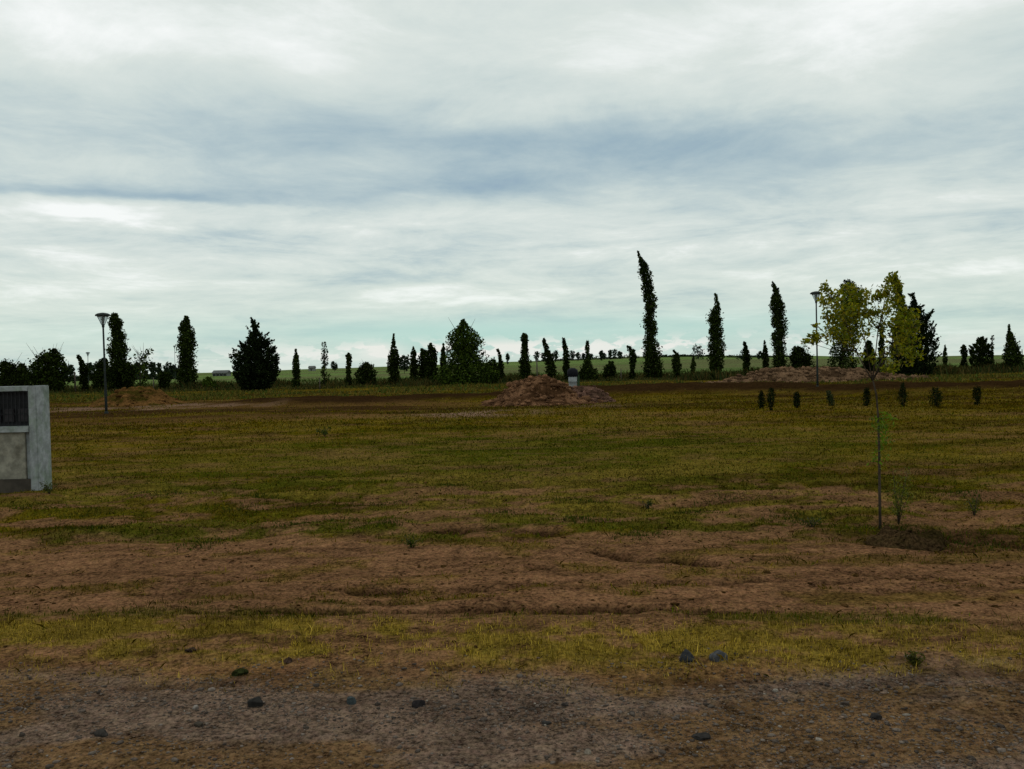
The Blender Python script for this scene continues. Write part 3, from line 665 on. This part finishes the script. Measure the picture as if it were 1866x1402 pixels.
tree('tree leaning left behind the top of the earth heap', R0, [(617, 989, 993), (628, 990, 997), (640, 992, 1002), (655, 994, 1010), (675, 995, 1014), (696, 998, 1014)], pal=DKG)
tree('narrow tree leaning left just left of the litter bin', R0, [(617, 1024, 1028), (630, 1025, 1034), (650, 1027, 1037), (670, 1026, 1037), (696, 1028, 1040)], pal=DKG)
tree('thin spire tree with a spreading foot right of the litter bin', R0, [(620, 1069, 1072), (640, 1066, 1074), (655, 1066, 1075), (668, 1062, 1078), (682, 1056, 1088), (696, 1052, 1092)], pal=POP)
tree('low round bush halfway between the litter bin and the tallest poplar', R0, [(659, 1110, 1116), (666, 1104, 1121), (680, 1098, 1124), (696, 1098, 1126)], pal=DKG, name='shrub', cat='shrub')
tree('short tree leaning left beside the tallest poplar, on its left', R0, [(631, 1142, 1147), (638, 1145, 1155), (648, 1147, 1160), (665, 1147, 1157), (692, 1147, 1158)], pal=DKG)
tree('tallest poplar, its wind bent tip pointing left', 82, [(458, 1161, 1163), (468, 1163, 1169), (480, 1166, 1176), (488, 1168, 1181), (494, 1164, 1184), (505, 1167, 1188), (518, 1170, 1190), (528, 1170, 1191), (542, 1173, 1196), (555, 1175, 1197), (566, 1176, 1196), (576, 1173, 1192), (585, 1171, 1195), (592, 1175, 1198), (602, 1177, 1197), (615, 1175, 1194), (628, 1172, 1202), (645, 1172, 1204), (670, 1173, 1206), (692, 1178, 1204)], name='poplar', pal=DKG + POP, n=10500, leaf=.10, clump=.42, base=1191)
tree('small leaning tree between the two tallest poplars', R0, [(638, 1226, 1229), (646, 1228, 1236), (658, 1225, 1240), (672, 1226, 1241), (690, 1228, 1240)], pal=DKG)
tree('very thin young tree just left of the twin stemmed poplar', R0, strip(648, 690, 1263, 1263, 8, 'col'), pal=POP)
tree('poplar with a shorter left shoulder, right of the tallest poplar', 83, [(535, 1302, 1305), (548, 1302, 1309), (560, 1302, 1312), (572, 1292, 1314), (582, 1289, 1316), (595, 1293, 1317), (610, 1290, 1319), (625, 1291, 1319), (632, 1290, 1322), (655, 1293, 1318), (692, 1293, 1316)], name='poplar', pal=POP, n=7500, leaf=.10, clump=.34)
tree('small leaning tree between two poplars on the right', 86, [(623, 1354, 1357), (632, 1355, 1362), (645, 1354, 1366), (684, 1354, 1366)], pal=DKG)
tree('slim young tree touching the poplar left of the right street lamp', 86, strip(621, 684, 1393, 1396, 10, 'col'), pal=DKG)
tree('wavy poplar left of the right street lamp', 84, [(515, 1407, 1410), (525, 1408, 1418), (540, 1407, 1422), (552, 1403, 1427), (565, 1404, 1431), (578, 1406, 1433), (592, 1404, 1434), (600, 1410, 1435), (612, 1404, 1430), (625, 1407, 1430), (640, 1410, 1431), (655, 1408, 1432), (688, 1408, 1434)], name='poplar', pal=POP, n=8500, leaf=.10, clump=.38)
tree('dark thicket shrub immediately left of the right street lamp post', 85, [(632, 1447, 1451), (638, 1442, 1466), (648, 1438, 1478), (665, 1436, 1484), (686, 1438, 1482)], pal=DKG, name='shrub', cat='shrub')
tree('large dark green tree behind the left half of the yellow leaved sapling', 78, [(512, 1536, 1550), (520, 1533, 1560), (535, 1530, 1572), (550, 1522, 1574), (575, 1518, 1570), (600, 1515, 1566), (630, 1512, 1562), (660, 1508, 1562), (690, 1510, 1560)], pal=POP, n=8000, leaf=.10, clump=.25)
tree('small bush seen through the gap in the yellow leaved sapling', R0, [(622, 1580, 1586), (634, 1575, 1592), (650, 1574, 1594), (688, 1572, 1594)], pal=DKG, name='shrub', cat='shrub')
tree('thin black tree seen through the gap in the yellow leaved sapling', R0, strip(590, 688, 1607, 1606, 11, 'col'), pal=DKG)
tree('poplar rising behind the right half of the yellow leaved sapling', 82, [(500, 1629, 1633), (515, 1628, 1640), (535, 1630, 1644), (550, 1634, 1650), (570, 1634, 1656), (600, 1632, 1654), (640, 1630, 1652), (690, 1632, 1650)], pal=POP, name='poplar')
tree('broad dark conifer with spiky right side behind the yellow leaved sapling', 72, [(534, 1663, 1666), (545, 1661, 1668), (556, 1657, 1672), (566, 1652, 1682), (580, 1640, 1694), (594, 1630, 1700), (612, 1622, 1706), (635, 1618, 1710), (655, 1620, 1710), (672, 1626, 1706), (690, 1636, 1698)], kind='conifer', pal=[(.011, .017, .006), (.015, .023, .007), (.009, .013, .005)], n=12500, leaf=.10, name='conifer', base=1665)
tree('very thin young tree right of the right hand conifer', 84, strip(628, 680, 1722, 1722, 7, 'col'), pal=POP)
tree('small narrow tree near the right edge, second from the conifer', 84, [(629, 1754, 1759), (638, 1751, 1763), (655, 1752, 1762), (682, 1752, 1764)], pal=DKG)
tree('dark pyramid shaped shrub near the right edge', 82, [(614, 1786, 1791), (624, 1780, 1797), (634, 1770, 1806), (650, 1767, 1809), (664, 1768, 1809), (680, 1772, 1804)], kind='conifer', pal=DKG, name='shrub', cat='shrub', n=3500)
tree('thin lollipop shaped tree behind the pyramid shrub', 88, [(612, 1806, 1811), (618, 1805, 1812), (624, 1806, 1811), (640, 1807, 1810), (682, 1806, 1811)], pal=DKG, n=380)
tree('leafy tree cut by the right edge of the photo', 80, [(592, 1837, 1840), (605, 1835, 1843), (620, 1834, 1850), (645, 1829, 1862), (684, 1828, 1866)], pal=POP, name='tree')

# ------------------------------------------------------------------ distant trees, far across the fields
farrow = [(118, 664, 12, 24), (128, 667, 16, 18), (164, 662, 14, 24), (178, 660, 16, 26), (222, 664, 20, 24), (250, 662, 18, 22), (264, 660, 20, 26), (279, 661, 17, 24), (290, 662, 9, 20), (307, 662, 24, 22), (316, 668, 14, 16)]
FL = ['low dark distant tree, the leftmost of the far clump behind the feathery shrub', 'small distant tree peeping out left of the tree bent left', 'distant tree directly below the tiny distant street lamp',
      'dark distant tree between the tiny far lamp and the nearest lamp post', 'wide distant tree hidden behind the foot of the first poplar', 'distant tree just behind the stem of the sparse pale green tree', 'distant tree showing at the right of the sparse pale green tree',
      'flat distant tree midway between the sparse pale tree and the second poplar', 'narrow distant tree, smallest in the gap between the two left poplars', 'widest round distant tree, just left of the second poplar', 'low distant tree touching the left edge of the second poplar']
for i, (px, pt, w, hh) in enumerate(farrow):
    D = 210 + (i * 37) % 60
    tree(FL[i], D, [(pt, px - w * .25, px + w * .25), (pt + hh * .25, px - w * .5, px + w * .5), (pt + hh * .6, px - w * .48, px + w * .48), (pt + hh, px - w * .3, px + w * .3)], pal=FARG, n=420, leaf=.34, group='dark trees in the distant clump on the left')
tree('single round tree standing alone on the left part of the horizon', 420, [(660, 604, 610), (665, 603, 615), (670, 604, 614), (674, 607, 612)], pal=FARG, n=420, leaf=.4)
tree('dark rounded tree on the horizon between the spire tree and the close group', 240, [(649, 732, 739), (656, 727, 746), (664, 726, 748), (674, 728, 746)], pal=FARG, n=500, leaf=.34)
hz = [(978, 641, 12, 18), (991, 643, 12, 16), (1012, 641, 14, 18), (1043, 640, 12, 18), (1053, 643, 10, 14), (1063, 645, 9, 12), (1076, 645, 10, 12), (1096, 640, 9, 18), (1101, 644, 8, 13), (1112, 638, 10, 19), (1120, 638, 12, 19), (1130, 641, 9, 15), (925, 646, 9, 16)]
HL = ['far horizon tree just left of the stake behind the heap', 'far horizon tree touching the leaning tree over the heap', 'far horizon tree between the two leaning trees behind the heap', 'far horizon tree directly above the litter bin',
      'small far horizon tree right above the litter bin edge', 'tiny far horizon tree against the left of the thin spire tree', 'tiny far horizon tree against the right of the thin spire tree', 'far horizon tree standing alone left of the low round bush',
      'smallest far horizon tree left of the low round bush', 'far horizon tree directly above the low round bush', 'widest far horizon tree just right of the low round bush', 'last far horizon tree before the short tree leaning left', 'lone far horizon tree between the small bent tree and the flat topped tree']
for i, (px, pt, w, hh) in enumerate(hz):
    D = 560 + (i * 53) % 90
    tree(HL[i], D, [(pt, px - w * .3, px + w * .3), (pt + hh * .25, px - w * .5, px + w * .5), (pt + hh * .55, px - w * .45, px + w * .45), (pt + hh * .7, px - w * .2, px + w * .2), (pt + hh, px - w * .1, px + w * .1)], pal=FARG, n=300, leaf=.55, trunk_r=.3, group='small trees in a line along the horizon')
tree('lone wide crowned tree on the horizon left of the twin stemmed poplar', 520, [(630, 1266, 1276), (634, 1261, 1281), (641, 1259, 1284), (648, 1262, 1284), (654, 1262, 1286)], pal=FARG, n=420, leaf=.5)
tree('small round tree on the horizon beside the slim young tree on the right', 480, [(641, 1382, 1387), (646, 1379, 1390), (653, 1378, 1391)], pal=FARG, n=240, leaf=.5)
tree('low wide tree clump on the horizon behind the leaning tree on the right', 480, [(639, 1355, 1361), (645, 1349, 1368), (654, 1340, 1372)], pal=FARG, n=420, leaf=.5)
# low hedge lines that read as one mass
def hedge(x0, y0, x1, y1, D, hpx, seed):
    r = np.random.default_rng(seed); n = 1500; t = r.uniform(0, 1, n); u = r.uniform(0, 1, n)
    a, b = at(x0, y0, D), at(x1, y1, D); k = fbm(t * 30, t * 0, seed, 3) * 1.5
    s = D / F0; C = np.stack([a.x + (b.x - a.x) * t, D + r.uniform(-3, 3, n), 0 * t], 1)
    C[:, 2] = height(C[:, 0], C[:, 1]) + u * hpx * s * k
    me = leaves_mesh('hedge', C, r.uniform(.3, .7, n), np.array(FARG)[r.integers(0, 2, n)], r)
    return link('far_hedge', me, M_LEAF)
tag(hedge(975, 655, 1165, 654, 640, 6, 4), 'low dark hedge along the horizon under the line of small trees', 'hedge', kind='stuff')
tag(hedge(1205, 652, 1300, 651, 640, 4, 5), 'thin dark hedge on the horizon right of the tallest poplar', 'hedge', kind='stuff')
tag(hedge(1325, 653, 1480, 652, 600, 4, 6), 'thin dark hedge on the horizon left of the right street lamp', 'hedge', kind='stuff')
tag(hedge(60, 676, 330, 674, 230, 10, 7), 'dark undergrowth beneath the distant clump of trees on the left', 'hedge', kind='stuff')

# ------------------------------------------------------------------ row of small cypresses
cy = [(1388, 712, 747, 10, 'leftmost and thinnest small cypress, standing in a close pair'), (1405, 707, 751, 14, 'darkest small cypress, the right one of the close pair'),
      (1452, 714, 747, 11, 'small cypress standing alone just right of the close pair'), (1513, 712, 743, 12, 'pale small cypress leaning left beside the right street lamp foot'),
      (1579, 707, 743, 14, 'blunt small cypress left of the sapling trunk'), (1645, 698, 743, 13, 'pointed small cypress right of the sapling trunk'),
      (1705, 707, 742, 19, 'widest egg shaped small cypress in the row'), (1780, 707, 739, 14, 'top heavy small cypress at the right end of the row')]
for i, (px, pt, pb, w, lb) in enumerate(cy):
    g = G(px, pb); x0 = px + (-4 if i == 3 else 0); sh = 'egg'
    ol = strip(pt, pb - 1, x0, px + (3 if i == 3 else 0), w, sh)
    if i == 7: ol = [(707, 1775, 1785), (712, 1773, 1788), (720, 1773, 1787), (728, 1776, 1786), (738, 1777, 1784)]
    tree(lb, g.y, ol, pal=[(.012, .018, .005), (.016, .024, .006), (.010, .013, .004)] if i != 3 else [(.04, .05, .018)], n=1100, leaf=.022, group='small cypresses planted in a row', cat='small tree', name='young_cypress', clump=.35, trunk_r=.012, stretch=2.2)

# ------------------------------------------------------------------ yellow leaved sapling near the camera
sb = G(1604, 966); SD = sb.y
root = bpy.data.objects.new('sapling', None); COL.objects.link(root); sz = Hz(sb.x, sb.y); root.location = (sb.x, SD, sz)
tag(root, 'young tree with a thin stem and loose yellow green leaves, nearest tree on the right', 'tree')
OFF = Vector((sb.x, SD, sz)); r = np.random.default_rng(77)
stem_px = [(1604, 970), (1603, 900), (1602, 820), (1600, 755), (1597, 720), (1590, 690)]
pts = [at(x, y, SD) - OFF for x, y in stem_px]; pts[0].z = -.05
tubes('trunk', [(pts, [.014, .013, .011, .009, .008, .0075])], M_BARK, root, 8)
fork = pts[-1]
# clusters: (px, py, rx, ry, leaves, depth offset)
CL = [(1504, 527, 8, 13, 40, .1), (1500, 548, 9, 10, 34, 0), (1520, 545, 16, 14, 70, .15), (1545, 528, 14, 12, 46, .2), (1566, 542, 14, 16, 70, -.1), (1535, 562, 22, 15, 100, -.2),
      (1512, 580, 14, 18, 80, .1), (1540, 590, 24, 18, 110, .2), (1560, 570, 14, 16, 60, 0), (1528, 610, 20, 16, 80, -.1), (1552, 618, 14, 16, 60, .1), (1484, 617, 9, 12, 44, -.1), (1466, 622, 7, 4, 12, -.15),
      (1486, 593, 6, 5, 10, .1), (1500, 612, 14, 14, 18, 0), (1594, 570, 20, 6, 60, 0), (1578, 560, 14, 20, 24, .2), (1576, 600, 14, 26, 34, -.2), (1600, 590, 20, 20, 22, .2), (1612, 600, 14, 16, 22, 0), (1600, 540, 13, 8, 46, .1),
      (1616, 531, 13, 11, 62, -.1), (1628, 508, 9, 11, 54, 0), (1618, 512, 6, 7, 16, .1), (1634, 522, 9, 12, 44, .1), (1632, 548, 13, 13, 52, .1), (1622, 560, 16, 14, 26, -.2), (1650, 572, 20, 12, 80, .1), (1640, 592, 20, 14, 90, -.1), (1662, 592, 16, 16, 70, .2),
      (1652, 618, 24, 16, 90, 0), (1634, 636, 20, 16, 50, .2), (1662, 644, 20, 16, 56, -.2), (1610, 648, 18, 14, 20, 0), (1566, 648, 14, 12, 18, .1), (1620, 672, 16, 10, 30, -.1), (1640, 662, 20, 8, 20, .1), (1590, 655, 16, 14, 16, 0), (1555, 545, 30, 26, 50, .1), (1600, 560, 40, 34, 40, 0)]
brs = []; LC = []; LS = []
hubs = [at(1560, 640, SD) - OFF, at(1575, 615, SD + .1) - OFF, at(1612, 640, SD - .05) - OFF, at(1600, 600, SD) - OFF, at(1632, 620, SD + .1) - OFF]
for hb in hubs: brs.append(([fork - Vector((0, 0, .02)), fork.lerp(hb, .5) + Vector((0, 0, -.02)), hb], [.0065, .0055, .0045]))
for (cx, cyy, rx, ry, nl, dz) in CL:
    c = at(cx, cyy, SD + dz) - OFF; hb = min(hubs, key=lambda h_: (h_ - c).length)
    mid = hb.lerp(c, .5) + Vector((0, 0, -.03)); brs.append(([hb, mid, c], [.0032, .0024, .0014]))
    sc = SD / F0
    for j in range(int(nl * 2.6)):
        g = r.normal(0, .55, 3); g /= max(1, np.linalg.norm(g) / 1.2)
        LC.append((c.x + g[0] * rx * sc, c.y + g[1] * max(rx, 12) * sc, c.z + g[2] * ry * sc)); LS.append(r.uniform(.012, .024))
    for j in range(3):
        e = c + Vector((r.normal() * rx * sc * .6, r.normal() * rx * sc * .5, r.normal() * ry * sc * .6)); brs.append(([mid.lerp(c, .6), e], [.0018, .001]))
tubes('branches', brs, M_BARK, root, 5)
LC = np.array(LC); pal = np.array([(.19, .185, .005), (.12, .14, .005), (.27, .23, .008), (.07, .09, .005), (.15, .11, .006)])
link('leaves', leaves_mesh('leaves', LC, np.array(LS), pal[r.choice(5, len(LC), p=[.3, .28, .14, .18, .10])] * r.uniform(.7, 1.25, (len(LC), 1)), r, .55), M_YLEAF, root)
# green suckers on the stem
LC = []
for (cx, cyy, rx, ry, nl) in [(1612, 762, 16, 9, 90), (1606, 780, 15, 14, 110), (1608, 805, 12, 16, 80), (1600, 835, 10, 16, 50), (1614, 835, 8, 10, 14), (1594, 762, 9, 6, 12)]:
    c = at(cx, cyy, SD) - OFF; sc = SD / F0
    for j in range(nl): LC.append((c.x + r.normal() * rx * sc * .6, c.y + r.normal() * rx * sc * .6, c.z + r.normal() * ry * sc * .6))
LC = np.array(LC); link('stem_shoots', leaves_mesh('stem_shoots', LC, r.uniform(.012, .024, len(LC)), np.array([(.095, .15, .008)] * len(LC)) * r.uniform(.6, 1.3, (len(LC), 1)), r, .4), M_YLEAF, root)['kind'] = 'stuff'
# small bush by its foot
def small_weed(px, py, hpx, wpx, n, cols, label, seed, cat='plant', name='weed_plant', group=None):
    g = G(px, py); D = g.y; z0 = Hz(g.x, g.y); rt = bpy.data.objects.new(name, None); COL.objects.link(rt); rt.location = (g.x, D, z0); tag(rt, label, cat, group)
    r = np.random.default_rng(seed); sc = D / F0; st = []; C = []
    for i in range(7):
        a = r.uniform(0, 6.28); L = hpx * sc * r.uniform(.6, 1.0); sp_ = wpx * sc * .5 * r.uniform(.2, 1); e = Vector((math.cos(a) * sp_, math.sin(a) * sp_, L)); m_ = e * .5 + Vector((-e.x * .15, -e.y * .15, 0))
        st.append(([Vector((0, 0, -.02)), m_, e], [.004, .003, .0015]))
        for j in range(n // 7):
            t = r.uniform(.2, 1.05); q = e * t; C.append((q.x + r.normal() * wpx * sc * .09, q.y + r.normal() * wpx * sc * .09, q.z + r.normal() * .012))
    tubes('stems', st, M_BARK, rt, 5); C = np.array(C); C[:, 2] = np.maximum(C[:, 2], .005)
    link('leaves', leaves_mesh('leaves', C, r.uniform(.008, .017, len(C)) * max(1, D / 9), np.array(cols)[r.integers(0, len(cols), len(C))] * r.uniform(.7, 1.2, (len(C), 1)), r, .45), M_YLEAF, rt)
small_weed(1637, 958, 100, 60, 620, [(.10, .11, .010), (.13, .12, .012), (.06, .08, .010)], 'wispy yellow green weed growing beside the sapling stem', 1)
small_weed(1775, 935, 40, 44, 160, [(.040, .050, .004)], 'low dark green weed near the right edge', 2)
small_weed(1180, 920, 16, 26, 120, [(.036, .046, .004)], 'small dark green weed in the patchy grass right of the middle', 3)
small_weed(750, 1000, 22, 40, 170, [(.042, .056, .005)], 'low green weed at the far edge of the earth track', 4)
small_weed(592, 795, 20, 30, 140, [(.036, .050, .004)], 'dark green tuft in the lawn left of the middle', 5)
small_weed(1668, 1215, 24, 40, 150, [(.062, .064, .006)], 'green tuft in the dry grass strip on the right', 6)
small_weed(90, 905, 24, 34, 150, [(.042, .056, .005)], 'green weed at the foot of the concrete pillar', 7)
small_weed(1480, 965, 18, 50, 160, [(.036, .046, .004)], 'flat dark green weed left of the sapling foot', 8)

# low dark green clumps in the patchy grass
TC = [(1630, 968, 50), (1672, 972, 60), (1720, 980, 70), (1800, 985, 70), (690, 918, 60), (300, 905, 70), (430, 925, 60), (530, 955, 60), (1050, 915, 60), (150, 935, 60), (160, 965, 60), (930, 935, 60), (1330, 912, 80), (1060, 955, 50), (1440, 945, 60), (1760, 905, 50), (370, 990, 50), (820, 890, 40), (1640, 905, 40), (610, 945, 70), (1260, 935, 60), (60, 925, 70), (470, 905, 60), (1160, 975, 60), (700, 965, 50)]
X_, Y_, HH, CC = [], [], [], []
for (px, py, w) in TC:
    g = G(px, py); s_ = w * g.y / F0
    n_ = 190; x = g.x + RNG.normal(0, .45, n_) * s_; y = g.y + RNG.normal(0, .30, n_) * .5
    X_.append(x); Y_.append(y); HH.append(RNG.uniform(.012, .045, n_)); CC.append(np.array([(.034, .044, .006)]) * RNG.uniform(.6, 1.6, (n_, 1)))
x = np.concatenate(X_); y = np.concatenate(Y_)
tag(link('green_clumps', blades(x, y, np.concatenate(HH), RNG.uniform(.006, .012, len(x)), np.concatenate(CC), .6, 14), M_BLADE), 'dark green clumps of coarse grass between lawn and earth track', 'grass', kind='stuff')

# ------------------------------------------------------------------ boxes
def box_geo(x0, x1, y0, y1, z0, z1): return [(x0, y0, z0), (x1, y0, z0), (x1, y1, z0), (x0, y1, z0), (x0, y0, z1), (x1, y0, z1), (x1, y1, z1), (x0, y1, z1)]
BF = [(0, 3, 2, 1), (4, 5, 6, 7), (0, 1, 5, 4), (1, 2, 6, 5), (2, 3, 7, 6), (3, 0, 4, 7)]
def box(name, b, mat, parent=None, bev=.004, taper=0):
    V = [list(v) for v in box_geo(*b)]
    me = bpy.data.meshes.new(name); me.from_pydata(V, [], BF)
    if bev:
        import bmesh
        bm = bmesh.new(); bm.from_mesh(me); bmesh.ops.bevel(bm, geom=list(bm.edges), offset=bev, segments=2, affect='EDGES'); bm.to_mesh(me); bm.free()
    return link(name, me, mat, parent)
def lathe(name, prof, mat, parent, k=24, cap=True):
    V, F = [], []
    for (r_, z) in prof:
        for j in range(k): t = 2 * math.pi * j / k; V.append((r_ * math.cos(t), r_ * math.sin(t), z))
    for i in range(len(prof) - 1):
        for j in range(k): F.append((i * k + j, i * k + (j + 1) % k, (i + 1) * k + (j + 1) % k, (i + 1) * k + j))
    if cap: F.append(tuple(range(k))[::-1]); F.append(tuple((len(prof) - 1) * k + j for j in range(k)))
    me = bpy.data.meshes.new(name); me.from_pydata(V, [], F); smooth_on(me); return link(name, me, mat, parent)

# ------------------------------------------------------------------ concrete meter pillar at the left edge
pb = G(80, 894); PD = pb.y
rt = bpy.data.objects.new('meter_pillar', None); COL.objects.link(rt)
tag(rt, 'weathered grey concrete pillar with a black grille niche over a beige panel, left edge', 'pillar')
q = lambda px, py: at(px, py, PD)
x52, x90 = q(53, 800).x, q(68, 800).x
ztop = q(70, 703).z; z_op1 = q(40, 713).z; z_op0 = q(40, 777).z; z_p1 = q(40, 788).z; z_p0 = q(40, 874).z
zg = Hz(x90, PD); rt.location = (x52, PD, zg)
W1 = x90 - x52; WO = .62; DP = .36; X0 = -WO; zt = ztop - zg; a1 = z_op1 - zg; a0_ = z_op0 - zg; p1 = z_p1 - zg; p0 = z_p0 - zg
box('pier', (0, W1, 0, DP, -.1, zt), M_CONC, rt, .010)
box('pier', (X0 - W1, X0, 0, DP, -.1, zt), M_CONC, rt, .010)
box('top_slab', (X0 + .001, -.001, .004, DP - .003, a1, zt - .003), M_CONC, rt, .004)
box('sill', (X0 + .001, -.001, -.012, DP - .003, p1, a0_), M_CONC, rt, .004)
box('back_wall', (X0 + .001, -.001, DP - .10, DP - .004, .13, a1 - .001), M_STUCCO, rt, 0)
box('niche_back', (X0 + .002, -.002, .12, DP - .102, a0_ + .001, a1 - .002), M_BLACKMETAL, rt, 0)
box('panel', (X0 + .10, -.085, .05, DP - .102, p0, p1 - .001), M_STUCCO, rt, .006)
box('panel_surround', (X0 + .002, X0 + .099, .085, DP - .102, p0, p1 - .001), M_CONC, rt, 0)
box('panel_surround', (-.084, -.002, .085, DP - .102, p0, p1 - .001), M_CONC, rt, 0)
box('plinth', (X0 + .002, -.002, .02, DP - .102, -.1, p0 - .001), mat_plain('dark_footing', (.055, .045, .035), .95, .3, 6.), rt, .004)  # footing in a darker tone than the piers
n = 11
for i in range(n):
    xx = X0 + .03 + (WO - .06) * i / (n - 1)
    box('grille_bar', (xx - .005, xx + .005, .045, .055, a0_ + .012, a1 - .012), M_BLACKMETAL, rt, 0)
for i in range(4):
    zz = a0_ + .02 + (a1 - a0_ - .04) * i / 3
    box('grille_rail', (X0 + .012, -.012, .057, .067, zz - .006, zz + .006), M_BLACKMETAL, rt, 0)
for i in range(3):
    xx = X0 + .12 + .19 * i
    box('meter', (xx - .065, xx + .065, .075, .118, a0_ + .06, a0_ + .24), mat_plain('meter_box', (.035, .03, .034), .6, .3, 14.), rt, .006)

# ------------------------------------------------------------------ street lamps
def street_lamp(px_base, py_base, px_top, py_top, label, Dfix=None, far=False, grp='street lamps'):
    g = G(px_base, py_base); D = Dfix or g.y; b = at(px_base, py_base, D); x0 = b.x; z0 = Hz(x0, D)
    zt_ = at(px_top, py_top, D).z; Ht = zt_ - z0
    rt = bpy.data.objects.new('street_lamp', None); COL.objects.link(rt); rt.location = (x0, D, z0); tag(rt, label, 'street lamp', grp)
    rt.rotation_euler = (0, (at(px_top, py_top, D).x - x0) / Ht, 0)
    s = .235; k = 24 if not far else 10
    hb = Ht - .56
    lathe('post', [(.052, -.15), (.052, .9), (.047, .93), (.038, 1.6), (.034, hb)], M_POST, rt, 12)
    lathe('base_collar', [(.085, -.05), (.085, .03), (.062, .06), (.056, .10)], M_POST, rt, 14)
    lathe('neck', [(.036, hb - .04), (.052, hb - .02), (.052, hb + .05), (.075, hb + .09)], M_POST, rt, 16)
    lathe('glass_bowl', [(.070, hb + .09), (.11, hb + .20), (.185, hb + .36), (.215, hb + .44)], M_GLASS, rt, k, False)
    lathe('hood', [(.225, hb + .42), (.285, hb + .425), (.290, hb + .445), (.270, hb + .49), (.19, hb + .53), (.06, hb + .555), (.02, hb + .56)], M_POST, rt, k)
    lathe('lamp_socket', [(.03, hb + .10), (.035, hb + .22), (.05, hb + .26), (.05, hb + .41)], M_POST, rt, 10)
    for j in range(4):
        t = math.pi / 4 + j * math.pi / 2
        pts_ = [(math.cos(t) * r_, math.sin(t) * r_, hb + z_) for r_, z_ in ((.074, .09), (.12, .20), (.195, .36), (.235, .43))]
        tubes('bracket', [(pts_, [.009] * 4)], M_POST, rt, 5)
    return rt
street_lamp(194, 755, 187, 570, 'street lamp with a flat round hood in front of the left poplar, nearest lamp')
street_lamp(1490, 712, 1487, 531, 'street lamp with a flat round hood at the left edge of the yellow leaved sapling')
street_lamp(161, 700, 160, 642, 'tiny distant street lamp above the dark trees left of the nearest lamp', 120, True)
street_lamp(320, 705, 318, 630, 'thin distant street lamp close against the left side of the second poplar', 165, True)

# ------------------------------------------------------------------ litter bin behind the heap
BD = 44.0; g = at(1044, 703, BD); zb = Hz(g.x, BD); rt = bpy.data.objects.new('litter_bin', None); COL.objects.link(rt); rt.location = (g.x, BD, zb)
tag(rt, 'pale drum litter bin topped by a black lid behind the earth heap', 'bin')
zl = at(1044, 687, BD).z - zb; zt_ = at(1044, 671, BD).z - zb; rb = 8 * BD / F0
lathe('drum', [(rb * .86, -.03), (rb * .9, .02), (rb * .93, zl * .33), (rb * .97, zl * .34), (rb * .95, zl * .36), (rb * .96, zl * .66), (rb * 1.0, zl * .67), (rb * .98, zl * .69), (rb, zl)], M_WHITE, rt, 20)
lathe('lid', [(rb * 1.02, zl + .003), (rb * 1.22, zl + .06), (rb * 1.25, zl + (zt_ - zl) * .5), (rb * 1.12, zl + (zt_ - zl) * .8), (rb * .55, zt_), (.02, zt_ + .01)], M_BAG, rt, 20)
box('support_post', (rb * 1.02, rb * 1.02 + .11, -.05, .05, -.1, zl + .1), M_GREENPL, rt, .004)

# ------------------------------------------------------------------ stakes and fence posts
def post(px, pt, pb_, D, w, label, mat=M_WOOD, grp=None):
    b = at(px, pb_, D); z0 = Hz(b.x, D); h_ = at(px, pt, D).z - z0; rt = bpy.data.objects.new('wooden_stake', None); COL.objects.link(rt); rt.location = (b.x, D, z0); tag(rt, label, 'stake', grp)
    lathe('shaft', [(w * .5, -.1), (w * .5, h_ * .6), (w * .42, h_ - .05)], mat, rt, 8); lathe('cut_top', [(w * .42, h_ - .049), (w * .36, h_)], mat, rt, 8)
post(137, 678, 706, 78, .16, 'pale wooden stake left of the tree bent left near the left lamp')
post(979, 655, 692, 76, .12, 'thin pale stake beside the leaning tree behind the earth heap')
post(280, 688, 706, 78, .10, 'short wooden stake right of the sparse pale tree on the left')
post(1132, 672, 694, 78, .10, 'short stake left of the tallest poplar')
post(583, 690, 712, 72, .10, 'short stake before the slim tree with the bare forked top')
post(1648, 655, 690, 76, .08, 'thin stake left of the right hand conifer')

# ------------------------------------------------------------------ distant farm buildings
def farm(x0, x1, pt, pb_, D, label, roofh=.35, doors=2):
    a, b = at(x0, pb_, D), at(x1, pb_, D); z0 = min(Hz(a.x, D), Hz(b.x, D)); zt2 = at((x0 + x1) / 2, pt, D).z; Wd = b.x - a.x; Hh = max(1.5, zt2 - z0); dp = max(5, Wd * .4)
    rt = bpy.data.objects.new('farm_shed', None); COL.objects.link(rt); rt.location = (a.x, D, z0); tag(rt, label, 'building')
    hw = Hh * (1 - roofh); box('wall', (0, Wd, 0, dp, -1, hw), M_WALLF, rt, 0)
    V = [(-.3, -.4, hw + .005), (Wd + .3, -.4, hw + .005), (Wd + .3, dp + .4, hw + .005), (-.3, dp + .4, hw + .005), (-.3, dp / 2, Hh), (Wd + .3, dp / 2, Hh)]
    me = bpy.data.meshes.new('roof'); me.from_pydata(V, [], [(0, 1, 5, 4), (2, 3, 4, 5), (0, 4, 3), (1, 2, 5), (0, 3, 2, 1)]); link('roof', me, M_ROOFF, rt)
    for i in range(doors):
        xx = Wd * (i + .5) / doors; box('doorway', (xx - Wd * .1, xx + Wd * .1, -.06, -.003, 0, hw * .75), M_BLACKMETAL, rt, 0)
farm(387, 413, 675, 683, 330, 'long low pale shed on the horizon left of the broad spiky conifer', .45, 4)
farm(562, 572, 667, 673, 520, 'tiny pale shed on the horizon right of the slim columnar tree', .4, 1)
